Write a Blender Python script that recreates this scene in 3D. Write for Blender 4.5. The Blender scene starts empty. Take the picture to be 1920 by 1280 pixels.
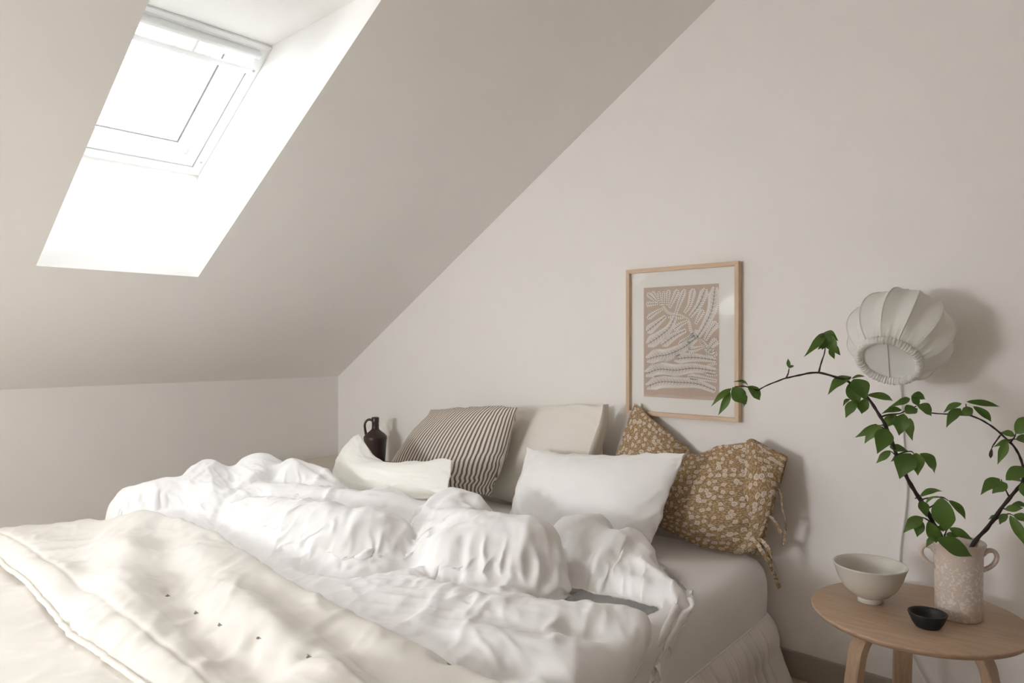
import bpy, bmesh, math, random
import numpy as np
from mathutils import Vector, Matrix

PI = math.pi
scene = bpy.context.scene
COL = scene.collection
random.seed(7)

# ------------------------------------------------------------------ camera
FPX, T0, HCAM, HY = 1333.0, 4.5, 1.2, 644.0
TH = math.atan2(1463.0, FPX)
CS, SN = math.cos(TH), math.sin(TH)
FWD = np.array([-CS, SN, 0.0]); RGT = np.array([SN, CS, 0.0]); UPV = np.array([0, 0, 1.0])
_d0 = FWD + (634 - 960) / FPX * RGT
CAM = np.array([-_d0[0] * T0, -_d0[1] * T0, HCAM])

def sight(x, y):
    return FWD + (x - 960) / FPX * RGT - (y - HY) / FPX * UPV
def at_z(x, y, z):
    d = sight(x, y); return CAM + d * (z - HCAM) / d[2]
def at_y(x, y, yy):
    d = sight(x, y); return CAM + d * (yy - CAM[1]) / d[1]
def at_x(x, y, xx):
    d = sight(x, y); return CAM + d * (xx - CAM[0]) / d[0]
def at_d(x, y, t):
    return CAM + sight(x, y) * t

cam_data = bpy.data.cameras.new('camera')
cam = bpy.data.objects.new('camera', cam_data); COL.objects.link(cam)
cam_data.sensor_width = 36.0
cam_data.lens = FPX / 1920.0 * 36.0
cam_data.shift_y = (HY - 640) / 1920.0
cam_data.clip_start = 0.05
cam.location = CAM
cam.rotation_euler = (PI / 2, 0, math.atan2(-FWD[0], FWD[1]))
scene.camera = cam

# ------------------------------------------------------------------ numpy noise
def _hash(ix, iy, iz, seed):
    h = (ix.astype(np.int64) * 374761393 + iy.astype(np.int64) * 668265263 + iz.astype(np.int64) * 2147483647 + seed * 974711) & 0xffffffff
    h = ((h ^ (h >> 13)) * 1274126177) & 0xffffffff
    h = ((h ^ (h >> 16)) * 2246822519) & 0xffffffff
    return ((h ^ (h >> 15)) & 0xffff) / 65535.0
def noise3(P, seed=0):
    P = np.asarray(P, float); i = np.floor(P).astype(np.int64); f = P - i
    f = f * f * f * (f * (f * 6 - 15) + 10)
    r = 0
    for dx in (0, 1):
        for dy in (0, 1):
            for dz in (0, 1):
                w = (f[:, 0] if dx else 1 - f[:, 0]) * (f[:, 1] if dy else 1 - f[:, 1]) * (f[:, 2] if dz else 1 - f[:, 2])
                r = r + w * _hash(i[:, 0] + dx, i[:, 1] + dy, i[:, 2] + dz, seed)
    return r * 2 - 1
def fbm(P, seed=0, oct=4):
    a, s, r = 1.0, 0.0, 0
    for k in range(oct):
        r = r + a * noise3(P * 2 ** k, seed + k * 17); s += a; a *= .5
    return r / s
def sstep(a, b, x):
    t = np.clip((x - a) / (b - a), 0, 1); return t * t * (3 - 2 * t)

# ------------------------------------------------------------------ object helpers
def link(name, me, parent=None, mats=(), smooth=True):
    o = bpy.data.objects.new(name, me); COL.objects.link(o)
    for m in (mats if isinstance(mats, (list, tuple)) else [mats]):
        me.materials.append(m)
    if smooth and len(me.polygons):
        me.polygons.foreach_set('use_smooth', np.ones(len(me.polygons), bool))
    if parent is not None:
        o.parent = parent
    return o
def mesh(name, verts, faces, mats, parent=None, smooth=True, uv=None, mi=None):
    me = bpy.data.meshes.new(name)
    me.from_pydata([tuple(map(float, v)) for v in verts], [], [tuple(int(i) for i in f) for f in faces])
    if mi is not None:
        me.polygons.foreach_set('material_index', np.asarray(mi, np.int32))
    if uv is not None:
        ul = me.uv_layers.new(name='UVMap')
        idx = np.empty(len(me.loops), np.int32); me.loops.foreach_get('vertex_index', idx)
        ul.data.foreach_set('uv', np.asarray(uv, np.float32)[idx].ravel())
    me.update()
    return link(name, me, parent, mats, smooth)
def from_bm(name, bm, mats, parent=None, smooth=True):
    bmesh.ops.recalc_face_normals(bm, faces=bm.faces)
    me = bpy.data.meshes.new(name); bm.to_mesh(me); bm.free()
    return link(name, me, parent, mats, smooth)
def empty(name, loc=(0, 0, 0)):
    o = bpy.data.objects.new(name, None); COL.objects.link(o); o.location = Vector(loc); o.empty_display_size = .05
    return o
def tag(o, label=None, cat=None, group=None, kind=None):
    if label: o['label'] = label
    if cat: o['category'] = cat
    if group: o['group'] = group
    if kind: o['kind'] = kind
    return o
def structure(o):
    o['kind'] = 'structure'; return o
def under(o, root):
    """parent an object built in world coordinates to a placed root"""
    o.parent = root; o.matrix_parent_inverse = Matrix.Translation(-Vector(root.location)); return o

def bm_box(bm, c, s, M=None, bev=0.0, seg=2):
    b2 = bmesh.new()
    bmesh.ops.create_cube(b2, size=1.0)
    bmesh.ops.scale(b2, vec=s, verts=b2.verts)
    if bev > 0:
        bmesh.ops.bevel(b2, geom=b2.edges[:], offset=bev, segments=seg, profile=.5, affect='EDGES')
    bmesh.ops.translate(b2, vec=c, verts=b2.verts)
    if M is not None:
        bmesh.ops.transform(b2, matrix=M, verts=b2.verts)
    vs = [bm.verts.new(v.co) for v in b2.verts]
    b2.verts.index_update()
    for f in b2.faces:
        bm.faces.new([vs[v.index] for v in f.verts])
    b2.free()
def catmull(P, n):
    P = np.asarray(P, float)
    if len(P) == 1: return np.repeat(P, n, 0)
    Q = np.vstack([2 * P[0] - P[1], P, 2 * P[-1] - P[-2]])
    out = []
    segs = len(P) - 1
    for k in np.linspace(0, segs, n):
        i = min(int(k), segs - 1); t = k - i
        a, b, c, d = Q[i], Q[i + 1], Q[i + 2], Q[i + 3]
        out.append(.5 * (2 * b + (c - a) * t + (2 * a - 5 * b + 4 * c - d) * t * t + (3 * b - a - 3 * c + d) * t ** 3))
    return np.array(out)
def tube_data(path, radius, sides=10, caps=True, flat=1.0, up=None):
    path = np.asarray(path, float); n = len(path)
    rad = np.broadcast_to(np.asarray(radius, float), (n,))
    tan = np.gradient(path, axis=0); tan /= np.linalg.norm(tan, axis=1)[:, None] + 1e-12
    u = np.array([0, 0, 1.0]) if up is None else np.asarray(up, float)
    if abs(tan[0] @ u) > .95: u = np.array([1.0, 0, 0])
    V, Fc = [], []
    u = u - tan[0] * (u @ tan[0]); u /= np.linalg.norm(u)
    for i in range(n):
        u = u - tan[i] * (u @ tan[i]); u /= np.linalg.norm(u) + 1e-12
        w = np.cross(tan[i], u)
        for k in range(sides):
            a = 2 * PI * k / sides
            V.append(path[i] + rad[i] * (math.cos(a) * u * flat + math.sin(a) * w))
    for i in range(n - 1):
        for k in range(sides):
            k2 = (k + 1) % sides
            Fc.append((i * sides + k, i * sides + k2, (i + 1) * sides + k2, (i + 1) * sides + k))
    if caps:
        Fc.append(tuple(range(sides))[::-1]); Fc.append(tuple((n - 1) * sides + k for k in range(sides)))
    return V, Fc
def tube(name, path, radius, mat, parent=None, sides=10, n=None, flat=1.0, up=None):
    if n: 
        rr = np.asarray(radius, float)
        if rr.ndim: radius = np.interp(np.linspace(0, 1, n), np.linspace(0, 1, len(rr)), rr)
        path = catmull(path, n)
    V, Fc = tube_data(path, radius, sides, True, flat, up)
    return mesh(name, V, Fc, mat, parent)
def lathe(name, prof, mat, parent=None, seg=64, center=(0, 0, 0), rfun=None, closed=False):
    prof = np.asarray(prof, float); n = len(prof); V, Fc = [], []
    for i, (r, z) in enumerate(prof):
        for k in range(seg):
            a = 2 * PI * k / seg
            rr = r if rfun is None else rfun(r, z, a)
            V.append((center[0] + rr * math.cos(a), center[1] + rr * math.sin(a), center[2] + z))
    for i in range(n - 1 + (1 if closed else 0)):
        j = (i + 1) % n
        for k in range(seg):
            k2 = (k + 1) % seg
            Fc.append((i * seg + k, i * seg + k2, j * seg + k2, j * seg + k))
    if not closed:
        if prof[0][0] > 1e-5: Fc.append(tuple(range(seg))[::-1])
        if prof[-1][0] > 1e-5: Fc.append(tuple((n - 1) * seg + k for k in range(seg)))
    o = mesh(name, V, Fc, mat, parent)
    bm = bmesh.new(); bm.from_mesh(o.data)
    bmesh.ops.remove_doubles(bm, verts=bm.verts, dist=1e-5); bmesh.ops.recalc_face_normals(bm, faces=bm.faces)
    bm.to_mesh(o.data); bm.free()
    o.data.polygons.foreach_set('use_smooth', np.ones(len(o.data.polygons), bool))
    return o

# ------------------------------------------------------------------ materials
def newmat(name):
    m = bpy.data.materials.new(name); m.use_nodes = True
    nt = m.node_tree; return m, nt, nt.nodes['Principled BSDF']
def nd(nt, kind, **kw):
    n = nt.nodes.new(kind)
    for k, v in kw.items():
        if k in n.inputs: n.inputs[k].default_value = v
        else: setattr(n, k, v)
    return n
def col4(c): return (c[0], c[1], c[2], 1.0)
def plain(name, c, rough=.6, var=.04, vs=6.0, bump=0.0, bs=80.0, spec=.5, sheen=0.0, coords='Object', detail=4.0):
    m, nt, b = newmat(name)
    tc = nd(nt, 'ShaderNodeTexCoord')
    nz = nd(nt, 'ShaderNodeTexNoise', Scale=vs, Detail=detail)
    nt.links.new(tc.outputs[coords], nz.inputs['Vector'])
    mx = nd(nt, 'ShaderNodeMix', data_type='RGBA')
    mx.inputs[6].default_value = col4([x * (1 - var) for x in c]); mx.inputs[7].default_value = col4([min(1, x * (1 + var)) for x in c])
    nt.links.new(nz.outputs['Fac'], mx.inputs[0]); nt.links.new(mx.outputs[2], b.inputs['Base Color'])
    b.inputs['Roughness'].default_value = rough
    b.inputs['Specular IOR Level'].default_value = spec
    if sheen: b.inputs['Sheen Weight'].default_value = sheen; b.inputs['Sheen Roughness'].default_value = .5
    if bump:
        n2 = nd(nt, 'ShaderNodeTexNoise', Scale=bs, Detail=3.0)
        nt.links.new(tc.outputs[coords], n2.inputs['Vector'])
        bp = nd(nt, 'ShaderNodeBump', Strength=bump, Distance=.002)
        nt.links.new(n2.outputs['Fac'], bp.inputs['Height']); nt.links.new(bp.outputs['Normal'], b.inputs['Normal'])
    return m
def fabric(name, c, crease=.5, weave=.25, cs=9.0, stretch=(1, 1, 1), var=.02, rough=.85, sheen=.15):
    """woven cloth: fine weave plus soft creases as bump"""
    m, nt, b = newmat(name)
    tc = nd(nt, 'ShaderNodeTexCoord')
    mp = nd(nt, 'ShaderNodeMapping'); mp.inputs['Scale'].default_value = stretch
    nt.links.new(tc.outputs['Object'], mp.inputs['Vector'])
    nz = nd(nt, 'ShaderNodeTexNoise', Scale=3.0, Detail=5.0)
    nt.links.new(tc.outputs['Object'], nz.inputs['Vector'])
    mx = nd(nt, 'ShaderNodeMix', data_type='RGBA')
    mx.inputs[6].default_value = col4([x * (1 - var) for x in c]); mx.inputs[7].default_value = col4([min(1, x * (1 + var)) for x in c])
    nt.links.new(nz.outputs['Fac'], mx.inputs[0]); nt.links.new(mx.outputs[2], b.inputs['Base Color'])
    b.inputs['Roughness'].default_value = rough; b.inputs['Specular IOR Level'].default_value = .25
    b.inputs['Sheen Weight'].default_value = sheen; b.inputs['Sheen Roughness'].default_value = .5
    cr = nd(nt, 'ShaderNodeTexNoise', Scale=cs, Detail=6.0, Distortion=1.2)
    cr.noise_type = 'RIDGED_MULTIFRACTAL'
    nt.links.new(mp.outputs['Vector'], cr.inputs['Vector'])
    wv = nd(nt, 'ShaderNodeTexNoise', Scale=450.0, Detail=2.0)
    nt.links.new(tc.outputs['Object'], wv.inputs['Vector'])
    b1 = nd(nt, 'ShaderNodeBump', Strength=crease, Distance=.006)
    nt.links.new(cr.outputs['Fac'], b1.inputs['Height'])
    b2 = nd(nt, 'ShaderNodeBump', Strength=weave, Distance=.0008)
    nt.links.new(wv.outputs['Fac'], b2.inputs['Height']); nt.links.new(b1.outputs['Normal'], b2.inputs['Normal'])
    nt.links.new(b2.outputs['Normal'], b.inputs['Normal'])
    return m
def wood(name, c1, c2, scale=(1, 12, 12), rough=.5, rot=(0, 0, 0)):
    m, nt, b = newmat(name)
    tc = nd(nt, 'ShaderNodeTexCoord')
    mp = nd(nt, 'ShaderNodeMapping'); mp.inputs['Scale'].default_value = scale; mp.inputs['Rotation'].default_value = rot
    nt.links.new(tc.outputs['Object'], mp.inputs['Vector'])
    nz = nd(nt, 'ShaderNodeTexNoise', Scale=5.0, Detail=8.0, Distortion=.6)
    nt.links.new(mp.outputs['Vector'], nz.inputs['Vector'])
    mx = nd(nt, 'ShaderNodeMix', data_type='RGBA'); mx.inputs[6].default_value = col4(c1); mx.inputs[7].default_value = col4(c2)
    cr = nd(nt, 'ShaderNodeValToRGB'); cr.color_ramp.elements[0].position = .3; cr.color_ramp.elements[1].position = .72
    nt.links.new(nz.outputs['Fac'], cr.inputs['Fac']); nt.links.new(cr.outputs['Color'], mx.inputs[0])
    nt.links.new(mx.outputs[2], b.inputs['Base Color']); b.inputs['Roughness'].default_value = rough
    bp = nd(nt, 'ShaderNodeBump', Strength=.12, Distance=.001)
    nt.links.new(nz.outputs['Fac'], bp.inputs['Height']); nt.links.new(bp.outputs['Normal'], b.inputs['Normal'])
    return m
def glass(name, ior=1.45, tint=(1, 1, 1)):
    m, nt, b = newmat(name)
    out = nt.nodes['Material Output']; nt.nodes.remove(b)
    tr = nd(nt, 'ShaderNodeBsdfTransparent'); tr.inputs['Color'].default_value = col4(tint)
    gl = nd(nt, 'ShaderNodeBsdfGlossy'); gl.inputs['Roughness'].default_value = .0
    fr = nd(nt, 'ShaderNodeFresnel', IOR=ior)
    mx = nd(nt, 'ShaderNodeMixShader')
    nt.links.new(fr.outputs[0], mx.inputs[0]); nt.links.new(tr.outputs[0], mx.inputs[1]); nt.links.new(gl.outputs[0], mx.inputs[2])
    nt.links.new(mx.outputs[0], out.inputs['Surface'])
    return m

M_wall = plain('wall_paint', (.845, .821, .794), .9, .012, 1.5, .08, 220.0, spec=.2)
M_ceil = plain('ceiling_paint', (.87, .852, .83), .9, .012, 1.2, .06, 200.0, spec=.2)
M_reveal = plain('reveal_paint', (.88, .875, .86), .9, .005, 1.0, spec=.2)
M_wall_dark = plain('wall_dark_absorber', (.34, .31, .28), .9, .02, 2.0, spec=.2)  # unseen right wall made dark to cut the bounce light
M_floor = wood('floor_oak', (.46, .38, .31), (.56, .48, .40), (1, 8, 8))
M_base = plain('baseboard_paint', (.36, .33, .28), .6, .03, 8.0)
M_white_gloss = plain('window_white', (.86, .87, .87), .35, .01, 4.0)
M_gasket = plain('window_gasket', (.16, .165, .17), .6)
M_screwcap = plain('screw_cap', (.55, .57, .58), .5)
M_glass = glass('window_glass')
M_glass_dimmed = glass('dimmed_window_glass', 1.45, (.33, .34, .35))  # grey tint added to dim the light through the visible skylight
M_pglass = glass('picture_acrylic', 1.6)
M_oakframe = wood('frame_oak', (.56, .40, .27), (.66, .50, .36), (14, 14, 1.2), .5)
M_oak = wood('table_oak', (.37, .25, .165), (.47, .335, .23), (2, 26, 26), .45, (0, 0, .65))
M_oakleg = wood('leg_oak', (.38, .255, .165), (.48, .34, .23), (24, 24, 1.5), .45)
M_palewood = wood('pale_wood', (.60, .55, .46), (.68, .63, .54), (2, 16, 16), .6)
M_darkwood = wood('brown_wood', (.22, .13, .08), (.32, .20, .12), (8, 8, 8), .6)
M_mat = plain('mat_board', (.86, .84, .80), .9, .008, 4.0, spec=.2)
M_print = plain('print_beige', (.575, .46, .375), .9, .03, 60.0, spec=.2)
M_frond = plain('print_white', (.87, .84, .80), .9, .02, 30.0, spec=.2)
M_ink = plain('print_ink', (.10, .10, .12), .9, .05, 30.0, spec=.2)
M_printband = plain('print_pale_band', (.62, .52, .45), .9, .02, 30.0, spec=.2)
M_duvet = fabric('duvet_linen', (.86, .85, .84), .6, .2, 7.0, sheen=.1)
M_quilt = fabric('quilt_cotton', (.79, .757, .70), .35, .2, 8.0, sheen=.1)
M_binding = fabric('quilt_binding', (.77, .735, .67), .1, .25, 10.0)
M_tuft = plain('tuft_thread', (.30, .27, .23), .9)
M_sheet = fabric('bed_sheet', (.81, .80, .79), .15, .2, 4.0)
M_skirt = fabric('skirt_cotton', (.74, .71, .67), .15, .2, 6.0)
M_pwhite = fabric('pillow_white', (.87, .862, .85), .3, .2, 5.0)
M_pivory = fabric('pillow_ivory', (.84, .83, .77), .25, .35, 6.0)
M_pcream = fabric('pillow_cream', (.80, .765, .70), .3, .25, 5.0)
M_ceramic = plain('bowl_glaze', (.60, .57, .51), .22, .05, 9.0, .05, 60.0)
M_black = plain('black_clay', (.012, .011, .011), .55, .2, 30.0, .2, 200.0)
M_jug = plain('jug_brown_glaze', (.040, .022, .020), .32, .25, 14.0, .1, 90.0)
M_stem = plain('bark', (.030, .018, .016), .6, .3, 60.0, .4, 150.0)
M_shade = None
M_plastic = plain('white_plastic', (.80, .80, .78), .4, .01)

def make_shade_mat():
    m, nt, b = newmat('shade_fabric')
    out = nt.nodes['Material Output']
    b.inputs['Base Color'].default_value = (.86, .85, .82, 1); b.inputs['Roughness'].default_value = .9
    b.inputs['Specular IOR Level'].default_value = .2
    tl = nd(nt, 'ShaderNodeBsdfTranslucent'); tl.inputs['Color'].default_value = (.86, .85, .80, 1)
    mx = nd(nt, 'ShaderNodeMixShader'); mx.inputs[0].default_value = .3
    tc = nd(nt, 'ShaderNodeTexCoord'); wv = nd(nt, 'ShaderNodeTexNoise', Scale=500.0, Detail=2.0)
    nt.links.new(tc.outputs['Object'], wv.inputs['Vector'])
    bp = nd(nt, 'ShaderNodeBump', Strength=.2, Distance=.0006); nt.links.new(wv.outputs['Fac'], bp.inputs['Height'])
    nt.links.new(bp.outputs['Normal'], b.inputs['Normal'])
    nt.links.new(b.outputs[0], mx.inputs[1]); nt.links.new(tl.outputs[0], mx.inputs[2]); nt.links.new(mx.outputs[0], out.inputs['Surface'])
    return m
M_shade = make_shade_mat()

def make_leaf_mat():
    m, nt, b = newmat('leaf_green')
    out = nt.nodes['Material Output']
    oi = nd(nt, 'ShaderNodeObjectInfo')
    cr = nd(nt, 'ShaderNodeValToRGB')
    cr.color_ramp.elements[0].color = (.060, .115, .022, 1); cr.color_ramp.elements[1].color = (.130, .210, .045, 1)
    nt.links.new(oi.outputs['Random'], cr.inputs['Fac'])
    uv = nd(nt, 'ShaderNodeUVMap')
    wv = nd(nt, 'ShaderNodeTexWave', Scale=3.2, Distortion=1.0); wv.inputs['Detail'].default_value = 1.0
    mp = nd(nt, 'ShaderNodeMapping'); mp.inputs['Rotation'].default_value = (0, 0, .5); mp.inputs['Scale'].default_value = (1, 1, 1)
    nt.links.new(uv.outputs[0], mp.inputs['Vector']); nt.links.new(mp.outputs[0], wv.inputs['Vector'])
    mx = nd(nt, 'ShaderNodeMix', data_type='RGBA', blend_type='MULTIPLY'); mx.inputs[0].default_value = .22
    nt.links.new(cr.outputs[0], mx.inputs[6]); nt.links.new(wv.outputs['Color'], mx.inputs[7])
    nt.links.new(mx.outputs[2], b.inputs['Base Color']); b.inputs['Roughness'].default_value = .5
    b.inputs['Specular IOR Level'].default_value = .35
    tl = nd(nt, 'ShaderNodeBsdfTranslucent'); tl.inputs['Color'].default_value = (.16, .30, .05, 1)
    ms = nd(nt, 'ShaderNodeMixShader'); ms.inputs[0].default_value = .25
    nt.links.new(b.outputs[0], ms.inputs[1]); nt.links.new(tl.outputs[0], ms.inputs[2]); nt.links.new(ms.outputs[0], out.inputs['Surface'])
    return m
M_leaf = make_leaf_mat()
M_deadleaf = plain('dry_leaf', (.06, .045, .02), .8, .3, 40.0)

def make_stripe_mat():
    m, nt, b = newmat('stripe_ticking')
    uv = nd(nt, 'ShaderNodeUVMap'); sp = nd(nt, 'ShaderNodeSeparateXYZ'); nt.links.new(uv.outputs[0], sp.inputs[0])
    mu = nd(nt, 'ShaderNodeMath', operation='MULTIPLY'); mu.inputs[1].default_value = 36.0; nt.links.new(sp.outputs[0], mu.inputs[0])
    fr = nd(nt, 'ShaderNodeMath', operation='FRACT'); nt.links.new(mu.outputs[0], fr.inputs[0])
    cr = nd(nt, 'ShaderNodeValToRGB'); e = cr.color_ramp.elements
    e[0].position = 0.0; e[0].color = (.185, .15, .122, 1)
    e[1].position = .41; e[1].color = (.195, .158, .13, 1)
    a = e.new(.46); a.color = (.76, .70, .62, 1); a = e.new(.96); a.color = (.76, .70, .62, 1); a = e.new(1.0); a.color = (.185, .15, .122, 1)
    nt.links.new(fr.outputs[0], cr.inputs['Fac']); nt.links.new(cr.outputs[0], b.inputs['Base Color'])
    b.inputs['Roughness'].default_value = .9; b.inputs['Specular IOR Level'].default_value = .2
    tc = nd(nt, 'ShaderNodeTexCoord'); wv = nd(nt, 'ShaderNodeTexNoise', Scale=450.0, Detail=2.0); nt.links.new(tc.outputs['Object'], wv.inputs['Vector'])
    bp = nd(nt, 'ShaderNodeBump', Strength=.2, Distance=.0008); nt.links.new(wv.outputs['Fac'], bp.inputs['Height']); nt.links.new(bp.outputs[0], b.inputs['Normal'])
    return m
M_stripe = make_stripe_mat()

def make_floral_mat(name='floral_cotton', sc=1.0):
    """ochre cotton with small pale ring flowers and scattered leaflets (UV in metres)"""
    m, nt, b = newmat(name)
    uv = nd(nt, 'ShaderNodeUVMap')
    L = nt.links.new
    def mth(op, a, c=None):
        n = nd(nt, 'ShaderNodeMath', operation=op)
        for i, v in enumerate((a, c)):
            if v is None: continue
            if hasattr(v, 'is_linked'): L(v, n.inputs[i])
            else: n.inputs[i].default_value = v
        return n.outputs[0]
    def vor(scale, off, stretch=(1, 1, 1), rot=0.0, rnd=.75, warp=0.0):
        mp = nd(nt, 'ShaderNodeMapping'); mp.inputs['Location'].default_value = (off, off * .7, 0); mp.inputs['Scale'].default_value = stretch; mp.inputs['Rotation'].default_value = (0, 0, rot)
        L(uv.outputs[0], mp.inputs['Vector'])
        src = mp.outputs[0]
        if warp:
            nz = nd(nt, 'ShaderNodeTexNoise', Scale=90.0, Detail=1.0); L(uv.outputs[0], nz.inputs['Vector'])
            sc_ = nd(nt, 'ShaderNodeVectorMath', operation='SCALE'); sc_.inputs['Scale'].default_value = warp; L(nz.outputs['Color'], sc_.inputs[0])
            ad = nd(nt, 'ShaderNodeVectorMath', operation='ADD'); L(src, ad.inputs[0]); L(sc_.outputs[0], ad.inputs[1]); src = ad.outputs[0]
        v = nd(nt, 'ShaderNodeTexVoronoi', Scale=scale, Randomness=rnd); v.voronoi_dimensions = '2D'
        L(src, v.inputs['Vector']); return v
    v1 = vor(34.0 * sc, 0.0, (1, 1, 1), 0, .7, .012)       # flowers
    d = v1.outputs['Distance']
    cs_ = nd(nt, 'ShaderNodeSeparateColor'); L(v1.outputs['Color'], cs_.inputs[0])
    rad = mth('ADD', mth('MULTIPLY', cs_.outputs[0], .17), .20)
    q = mth('DIVIDE', d, rad)
    disc = mth('LESS_THAN', q, 1.0)
    ringgap = mth('MULTIPLY', mth('GREATER_THAN', q, .32), mth('LESS_THAN', q, .52))
    v2 = vor(62.0 * sc, 3.1, (1.0, 2.4, 1), .7, .9)         # leaflets
    l2 = mth('LESS_THAN', v2.outputs['Distance'], .23)
    v3 = vor(62.0 * sc, 7.7, (1.0, 2.4, 1), -.6, .9)
    l3 = mth('LESS_THAN', v3.outputs['Distance'], .22)
    leaf = mth('MAXIMUM', l2, l3)
    base = (.27, .155, .065); 
    nz = nd(nt, 'ShaderNodeTexNoise', Scale=14.0, Detail=3.0); L(uv.outputs[0], nz.inputs['Vector'])
    m0 = nd(nt, 'ShaderNodeMix', data_type='RGBA'); m0.inputs[6].default_value = (.265, .17, .085, 1); m0.inputs[7].default_value = (.335, .225, .12, 1); L(nz.outputs['Fac'], m0.inputs[0])
    m1 = nd(nt, 'ShaderNodeMix', data_type='RGBA'); L(leaf, m1.inputs[0]); L(m0.outputs[2], m1.inputs[6]); m1.inputs[7].default_value = (.50, .37, .245, 1)
    m2 = nd(nt, 'ShaderNodeMix', data_type='RGBA'); L(disc, m2.inputs[0]); L(m1.outputs[2], m2.inputs[6]); m2.inputs[7].default_value = (.64, .56, .47, 1)
    m3 = nd(nt, 'ShaderNodeMix', data_type='RGBA'); L(ringgap, m3.inputs[0]); L(m2.outputs[2], m3.inputs[6]); m3.inputs[7].default_value = (.36, .26, .18, 1)
    L(m3.outputs[2], b.inputs['Base Color'])
    b.inputs['Roughness'].default_value = .9; b.inputs['Specular IOR Level'].default_value = .2
    tc = nd(nt, 'ShaderNodeTexCoord'); wv = nd(nt, 'ShaderNodeTexNoise', Scale=450.0, Detail=2.0); L(tc.outputs['Object'], wv.inputs['Vector'])
    bp = nd(nt, 'ShaderNodeBump', Strength=.2, Distance=.0008); L(wv.outputs['Fac'], bp.inputs['Height']); L(bp.outputs[0], b.inputs['Normal'])
    return m
M_floral = make_floral_mat('floral_cotton', 1.05)

def make_vase_mat():
    m, nt, b = newmat('vase_mottled_glaze')
    tc = nd(nt, 'ShaderNodeTexCoord')
    nz = nd(nt, 'ShaderNodeTexNoise', Scale=120.0, Detail=2.5, Distortion=.8); nt.links.new(tc.outputs['Object'], nz.inputs['Vector'])
    cr = nd(nt, 'ShaderNodeValToRGB'); e = cr.color_ramp.elements
    e[0].position = .53; e[0].color = (.60, .505, .435, 1); e[1].position = .58; e[1].color = (.72, .66, .60, 1)
    sp = nd(nt, 'ShaderNodeSeparateXYZ'); nt.links.new(tc.outputs['Object'], sp.inputs[0])
    # specks fade towards the plain rim
    mr = nd(nt, 'ShaderNodeMapRange'); mr.inputs[1].default_value = .215; mr.inputs[2].default_value = .13; mr.inputs[3].default_value = -.16; mr.inputs[4].default_value = .0
    nt.links.new(sp.outputs[2], mr.inputs[0])
    ad = nd(nt, 'ShaderNodeMath', operation='ADD'); nt.links.new(nz.outputs['Fac'], ad.inputs[0]); nt.links.new(mr.outputs[0], ad.inputs[1])
    nt.links.new(ad.outputs[0], cr.inputs['Fac']); nt.links.new(cr.outputs[0], b.inputs['Base Color'])
    b.inputs['Roughness'].default_value = .3
    return m
M_vase = make_vase_mat()

# ------------------------------------------------------------------ cloth helpers
def edges_of(Fc):
    E = []
    for f in Fc:
        n = len(f)
        for k in range(n): E.append((f[k], f[(k + 1) % n]))
        if n == 4: E.append((f[0], f[2])); E.append((f[1], f[3]))
    E = np.sort(np.array(E, np.int64), axis=1)
    return np.unique(E, axis=0)
def vnormals(V, Q):
    a, b, c, d = V[Q[:, 0]], V[Q[:, 1]], V[Q[:, 2]], V[Q[:, 3]]
    n = np.cross(c - a, d - b)
    N = np.zeros_like(V)
    for k in range(4):
        for ax in range(3):
            N[:, ax] += np.bincount(Q[:, k], n[:, ax], len(V))
    return N / (np.linalg.norm(N, axis=1)[:, None] + 1e-12)
def scatter(E, D, n):
    out = np.empty((n, 3))
    for ax in range(3):
        out[:, ax] = np.bincount(E[:, 0], D[:, ax], n) - np.bincount(E[:, 1], D[:, ax], n)
    return out
def lap_smooth(V, E, it, lam=.5, mask=None):
    n = len(V); deg = np.bincount(E.ravel(), minlength=n)[:, None]
    for _ in range(it):
        S = np.empty_like(V)
        for ax in range(3):
            S[:, ax] = np.bincount(E[:, 0], V[E[:, 1], ax], n) + np.bincount(E[:, 1], V[E[:, 0], ax], n)
        D = (S / deg - V) * lam
        if mask is not None: D = D * mask[:, None]
        V = V + D
    return V
def crinkle(V, Q, E, amount, direc, it=60, anchor=.03, bend=.15, seed=1, nscale=14.0, namp=.003):
    """give the cloth spare length along `direc` and let it buckle into wrinkles"""
    n = len(V); V0 = V.copy()
    N = vnormals(V, Q)
    V = V + N * (fbm(V * nscale, seed, 3) * namp)[:, None]
    d0 = V0[E[:, 1]] - V0[E[:, 0]]; L0 = np.linalg.norm(d0, axis=1); e0 = d0 / (L0[:, None] + 1e-12)
    dm = (direc[E[:, 0]] + direc[E[:, 1]]) * .5; dm /= np.linalg.norm(dm, axis=1)[:, None] + 1e-9
    am = (amount[E[:, 0]] + amount[E[:, 1]]) * .5
    rest = L0 * (1 + am * (e0 * dm).sum(1) ** 2)
    deg = np.bincount(E.ravel(), minlength=n)[:, None].astype(float)
    for k in range(it):
        d = V[E[:, 1]] - V[E[:, 0]]; L = np.linalg.norm(d, axis=1)
        C = d * ((L - rest) / (L + 1e-12) * .5)[:, None]
        V = V + scatter(E, C, n) / deg * 2.2
        D = V - V0
        V = V - anchor * D
        if bend and k % 2 == 0:
            S = np.empty_like(V)
            for ax in range(3):
                S[:, ax] = np.bincount(E[:, 0], D[E[:, 1], ax], n) + np.bincount(E[:, 1], D[E[:, 0], ax], n)
            V = V + bend * (S / deg - D)
    return V

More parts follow.
